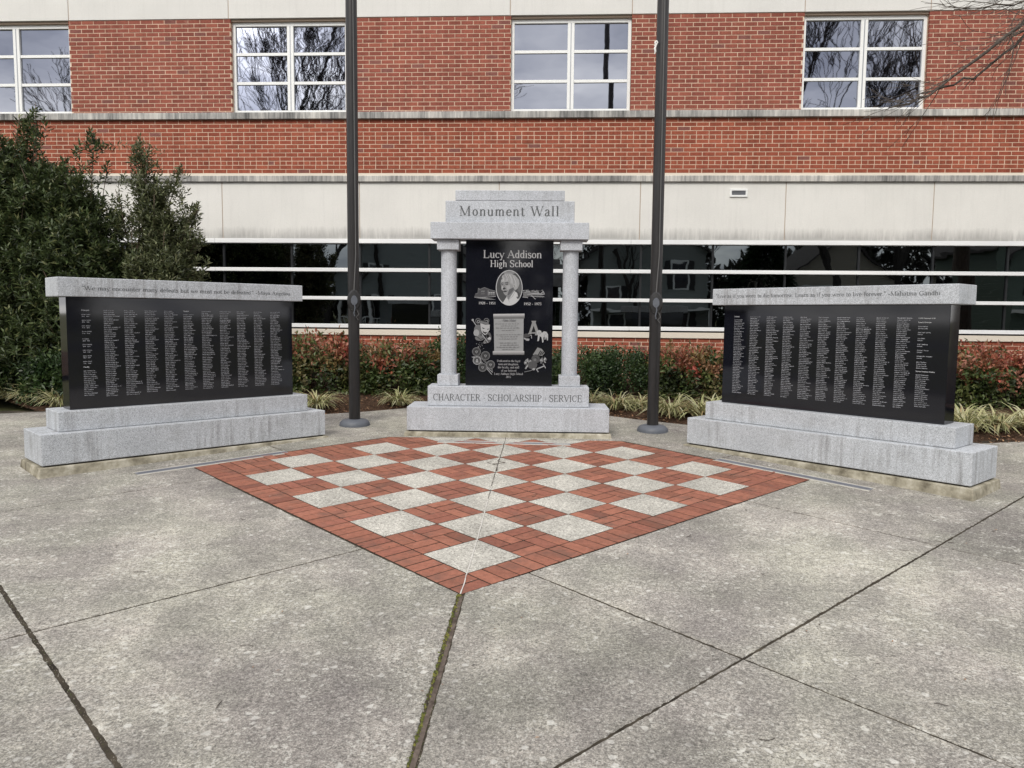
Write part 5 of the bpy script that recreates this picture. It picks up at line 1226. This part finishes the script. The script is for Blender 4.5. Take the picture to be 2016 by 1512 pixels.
# ------------------------------------------------------------------ bare trees
def branch(mb, p, d, L, rad, depth, r, spread=.55, up=.12, kids=3, minr=.0025, sides=5):
    n = max(3, int(L / .35)) if depth > 2 else 3
    pts = [np.array(p)]; dd = np.array(d, float)
    for k in range(n):
        dd = dd + r.normal(size=3) * .09 + np.array([0, 0, up * .12]); dd /= np.linalg.norm(dd); pts.append(pts[-1] + dd * L / n)
    end = .62 if depth > 0 else .3
    mb.tube([tuple(q) for q in pts], [max(minr, rad * (1 - (1 - end) * k / n)) for k in range(n + 1)], sides if depth > 2 else 3, cap=False)
    if depth <= 0: return
    for k in range(kids):
        u = 1.0 if k == 0 else r.uniform(.35, .95); i = min(int(u * n), n - 1); q = pts[i] + (pts[i + 1] - pts[i]) * (u * n - i)
        o = unit(np.cross(dd, r.normal(size=3))); a = r.uniform(.25, 1) * spread if k else spread * .35; nd = unit(dd * math.cos(a) + o * math.sin(a) + np.array([0, 0, up * .3]))
        branch(mb, q, nd, L * r.uniform(.62, .86), rad * (.62 if k == 0 else .48), depth - 1, r, spread, up, kids, minr, sides)
# the tree whose lower limbs hang into the picture beside the window: trunk beyond the bed
rt = np.random.default_rng(21)
tree = empty('bare_tree', (9.2, 8.6, gz(9.2, 8.6))); tag(tree, 'bare tree whose thin leafless branches hang in front of the school at the upper corner', 'tree')
TZ = gz(9.2, 8.6)
mb = MB(); mb.tube([(0, 0, -.05), (.02, 0, 1.2), (-.05, .05, 2.6), (-.1, .1, 4.2), (.05, .1, 6.2), (.1, 0, 8.5)], [.21, .165, .15, .13, .09, .04], 12); mb.build('trunk', M['bark'], tree, smooth=True)
mb = MB()
def limb(pts, r0, r1, seed, ntw=14, tl=.5):
    rq = np.random.default_rng(seed); P = [np.array(p, float) - np.array([9.2, 8.6, TZ]) for p in pts]; Q = []
    for k in range(len(P) - 1):
        for u in (0, .25, .5, .75): Q.append(P[k] + (P[k + 1] - P[k]) * u + rq.normal(size=3) * .018)
    Q.append(P[-1]); n = len(Q) - 1
    mb.tube([tuple(q) for q in Q], [r0 + (r1 - r0) * (k / n) ** .6 for k in range(n + 1)], 6)
    for k in range(ntw):
        u = rq.uniform(.3, 1); i = min(int(u * n), n - 1); q = Q[i]; d = unit(Q[i + 1] - Q[i]); nd = unit(d + rq.normal(size=3) * np.array([.3, .3, .28]) + np.array([0, 0, .12]))
        branch(mb, q, nd, tl * rq.uniform(.4, 1.0), .006, 2, rq, .5, .05, 2, .0026, 4)
limb([(9.1, 8.7, 4.4), (7.9, 8.85, 5.35), (6.7, 8.95, 5.35), (5.75, 9.0, 4.95), (5.1, 9.0, 4.42), (4.65, 9.0, 4.08), (4.2, 9.0, 3.92)], .05, .008, 1, 22, .4)
limb([(7.9, 8.85, 5.35), (6.6, 9.1, 5.2), (5.8, 9.1, 4.78), (5.2, 9.1, 4.3), (4.75, 9.1, 4.12), (4.45, 9.1, 4.02)], .03, .007, 2, 17, .35)
limb([(9.15, 8.6, 5.1), (8.0, 8.3, 6.0), (6.9, 8.2, 5.75), (5.9, 8.2, 5.1), (5.35, 8.2, 4.62), (5.0, 8.2, 4.35)], .04, .006, 3, 22, .45)
limb([(8.0, 8.3, 6.0), (6.8, 8.5, 5.55), (5.9, 8.5, 5.02), (5.2, 8.5, 4.86), (4.6, 8.5, 4.80)], .024, .005, 4, 17, .4)
limb([(9.2, 8.7, 5.6), (8.0, 9.3, 6.3), (6.9, 9.4, 5.8), (6.1, 9.4, 5.45), (5.3, 9.4, 5.30), (4.75, 9.4, 5.30)], .03, .005, 5, 18, .4)
mb.build('branches', M['bark'], tree, smooth=True)
mb = MB()
for k in range(5): branch(mb, (.05, .1, 4.5 + k * .9), unit(np.array([math.cos(k * 2.4 + 4), math.sin(k * 2.4 + 4), 1.2])), 1.7, .05, 4, rt, .6, .2, 3, .003, 5)
mb.build('crown', M['bark'], tree)

# trees and houses across the street: the place behind the viewer, which the glass gives back
def tall_tree(seed, H, spread, kids=3, depth=6):
    r = np.random.default_rng(seed); mb = MB(); branch(mb, (0, 0, -.1), np.array([r.normal() * .05, r.normal() * .05, 1.0]), H * .27, H * .0115, depth, r, spread, .25, kids, .010, 6); return mb.mesh('tree', M['bark_far'])
TM = [tall_tree(31, 17, .62, 3, 6), tall_tree(32, 18, .55, 3, 7), tall_tree(33, 16, .75, 3, 6)]
TR = [(-18.6, -19.5, 0, 1.0, 'bare tree mirrored in the window beside the evergreen-side flagpole, outer half'), (-15.6, -21, 1, 1.0, 'bare tree mirrored in the window beside the evergreen-side flagpole, middle'), (-13.2, -24.5, 2, 1.05, 'bare tree mirrored beside the evergreen-side flagpole, half behind the pole'),
      (-27.5, -20, 2, .85, 'bare tree mirrored in the end window behind the tall evergreen'), (15.2, -19.5, 1, 1.0, 'bare tree mirrored in the window behind the hanging branches, inner half'), (19.0, -20, 2, 1.0, 'bare tree mirrored in the window behind the hanging branches, outer half'), (3.2, -22.8, 0, .66, 'smaller bare tree mirrored low in the window above the monument'),
      (9, -33, 1, .6, 'bare tree mirrored behind the houses in the ribbon window'), (-5, -34, 2, .6, 'bare tree mirrored over the house roof in the ribbon window'), (31, -22, 0, .9, 'bare tree mirrored in the far end of the ribbon window')]
for n_, (x, y, k, s_, lab) in enumerate(TR):
    o = link('bare_tree', TM[k]); o.location = (x, y, lawn_z(y)); o.rotation_euler = (0, 0, n_ * 2.1); o.scale = (s_ * 1.6, s_ * 1.6, s_ * 1.6); tag(o, lab, 'tree', 'bare trees across the street seen only as reflections')
def siding_mat(name, c):
    t = NT(name); t.base(c); t.set(.6); wv = t.n.new('ShaderNodeTexWave'); wv.wave_type = 'BANDS'; wv.bands_direction = 'Z'; wv.wave_profile = 'SAW'; wv.inputs['Scale'].default_value = 1.6; t.l.new(t.pos(), wv.inputs['Vector']); t.bump(wv.outputs['Fac'], 1.0, .03); return t.m
M['roof'] = mortar_mat('roof_shingle', (.05, .045, .045), (.10, .09, .09)); M['pane_dark'] = simple('house_pane', (.03, .035, .045), .1, 0, .8)
def house(label, x, y, wx, dy, hh, colr, door=True):
    z = lawn_z(y); root = empty('house', (x, y, z)); tag(root, label, 'house', 'frame houses across the street seen only as reflections')
    sm = siding_mat('siding', colr); mb = MB(); mb.box(-wx, wx, -dy, 0, 0, hh); mb.add([(-wx, 0, hh), (wx, 0, hh), (0, 0, hh + wx * .75), (-wx, -dy, hh), (wx, -dy, hh), (0, -dy, hh + wx * .75)], [(0, 1, 2), (5, 4, 3)]); mb.build('wall', sm, root)
    mb = MB()
    for s_ in (-1, 1):
        a = (s_ * (wx + .4), hh - .3); b = (0, hh + wx * .75 + .02)
        mb.add([(a[0], .4, a[1]), (b[0], .4, b[1]), (b[0], -dy - .4, b[1]), (a[0], -dy - .4, a[1]), (a[0], .4, a[1] + .15), (b[0], .4, b[1] + .15), (b[0], -dy - .4, b[1] + .15), (a[0], -dy - .4, a[1] + .15)], [(0, 1, 2, 3), (7, 6, 5, 4), (0, 4, 5, 1), (3, 2, 6, 7), (0, 3, 7, 4)])
    mb.build('roof', M['roof'], root)
    for wx_ in (-wx * .55, wx * .55):
        for wz in ((1.0, 2.4),) + (((3.6, 4.9),) if hh > 5 else ()):
            mb = MB(); mb.box(wx_ - .55, wx_ + .55, .0, .06, wz[0] - .1, wz[1] + .1); f = mb.build('window', M['white_frame'], root)
            mb = MB(); mb.box(wx_ - .45, wx_ + .45, .05, .075, wz[0], wz[1]); mb.build('pane', M['pane_dark'], f)
            mb = MB(); mb.box(wx_ - .95, wx_ - .58, .0, .05, wz[0] - .1, wz[1] + .1); mb.box(wx_ + .58, wx_ + .95, .0, .05, wz[0] - .1, wz[1] + .1); mb.build('shutter', M['dark_mullion'], f)
    mb = MB(); mb.box(-.5, .5, 0, .05, .3, 2.4); mb.build('door', M['brick_red'], root)
    mb = MB(); mb.box(-wx, wx, .02, 2.0, .15, .3); mb.box(-wx, wx, .02, 2.1, 2.65, 2.8)
    for px in (-wx + .1, -wx * .35, wx * .35, wx - .1): mb.box(px - .08, px + .08, 1.8, 1.96, .3, 2.65)
    for k in range(int(wx * 2 / .25)): 
        px = -wx + .15 + k * .25
        if abs(px) > .8: mb.box(px - .02, px + .02, 1.85, 1.9, .3, 1.1)
    mb.box(-wx, -.8, 1.84, 1.91, 1.1, 1.16); mb.box(.8, wx, 1.84, 1.91, 1.1, 1.16)
    mb.build('porch', M['white_frame'], root)
M['brick_red'] = simple('painted_red_door', (.22, .05, .04), .5)
house('pale siding house mirrored in the ribbon window beside the evergreen-side flagpole', -11.5, -25.5, 4.2, 9, 5.6, (.30, .33, .33))
house('grey siding house mirrored in the ribbon window around the hook-tied flagpole', 4.5, -25.5, 3.8, 9, 5.6, (.26, .28, .27))
house('low tan house mirrored in the ribbon window above the wall below the vent', 17.5, -26, 4.6, 8, 3.4, (.32, .29, .24))
house('dark green house mirrored in the end of the ribbon window', 31, -26, 4.2, 9, 5.4, (.14, .18, .15))
rE = np.random.default_rng(41)
for x, y, H, lab in ((-3.6, -23, 9, 'dark evergreen tree mirrored in the ribbon window behind the monument'), (11.3, -22.5, 8, 'dark evergreen tree mirrored between two houses in the ribbon window'), (-20, -23.5, 9, 'dark evergreen tree mirrored in the ribbon window behind the olive shrub'), (-28, -25, 10, 'dark evergreen tree mirrored at the near end of the ribbon window')):
    root = empty('evergreen_tree', (x, y, lawn_z(y))); tag(root, lab, 'tree', 'evergreen trees across the street seen only as reflections')
    mb = MB(); mb.tube([(0, 0, -.1), (0, 0, H * .9)], [.22, .03], 8); mb.build('trunk', M['bark'], root)
    n = 5200; u = rE.random(n) ** .8; a = rE.uniform(0, 6.28, n); rad = (1 - u) * H * .30 * rE.uniform(.3, 1, n) ** .5 + .1; P = np.stack([rad * np.cos(a), rad * np.sin(a), .3 + u * H * .95], 1)
    D = unit(np.stack([np.cos(a), np.sin(a), rE.normal(size=n) * .3 - .1], 1)); C = np.array([(.018, .032, .014)]) * rE.uniform(.6, 1.6, (n, 1))
    link('crown', leaf_mesh('crown', P, D, unit(rE.normal(size=(n, 3)) + np.array([0, 0, 1])), rE.uniform(.3, .6, n), rE.uniform(.12, .25, n), C, M['leaf']), root)

nW = 26000; X = rE.uniform(-90, 90, nW); H_ = 8.5 + 2.5 * np.sin(X * .31) + 1.5 * np.sin(X * .83 + 1); Zw = lawn_z(-48) + H_ * rE.uniform(0, 1, nW) ** .8; Y = -48 + rE.normal(size=nW) * 1.6
D = unit(rE.normal(size=(nW, 3)) + np.array([0, 0, .8])); C = np.array([(.035, .034, .026)]) * rE.uniform(.5, 1.6, (nW, 1))
tag(link('far_woods', leaf_mesh('far_woods', np.stack([X, Y, Zw], 1), D, unit(rE.normal(size=(nW, 3)) + np.array([0, 1.0, 0])), rE.uniform(.6, 1.5, nW), rE.uniform(.25, .6, nW), C, M['leaf'])), kind='stuff')
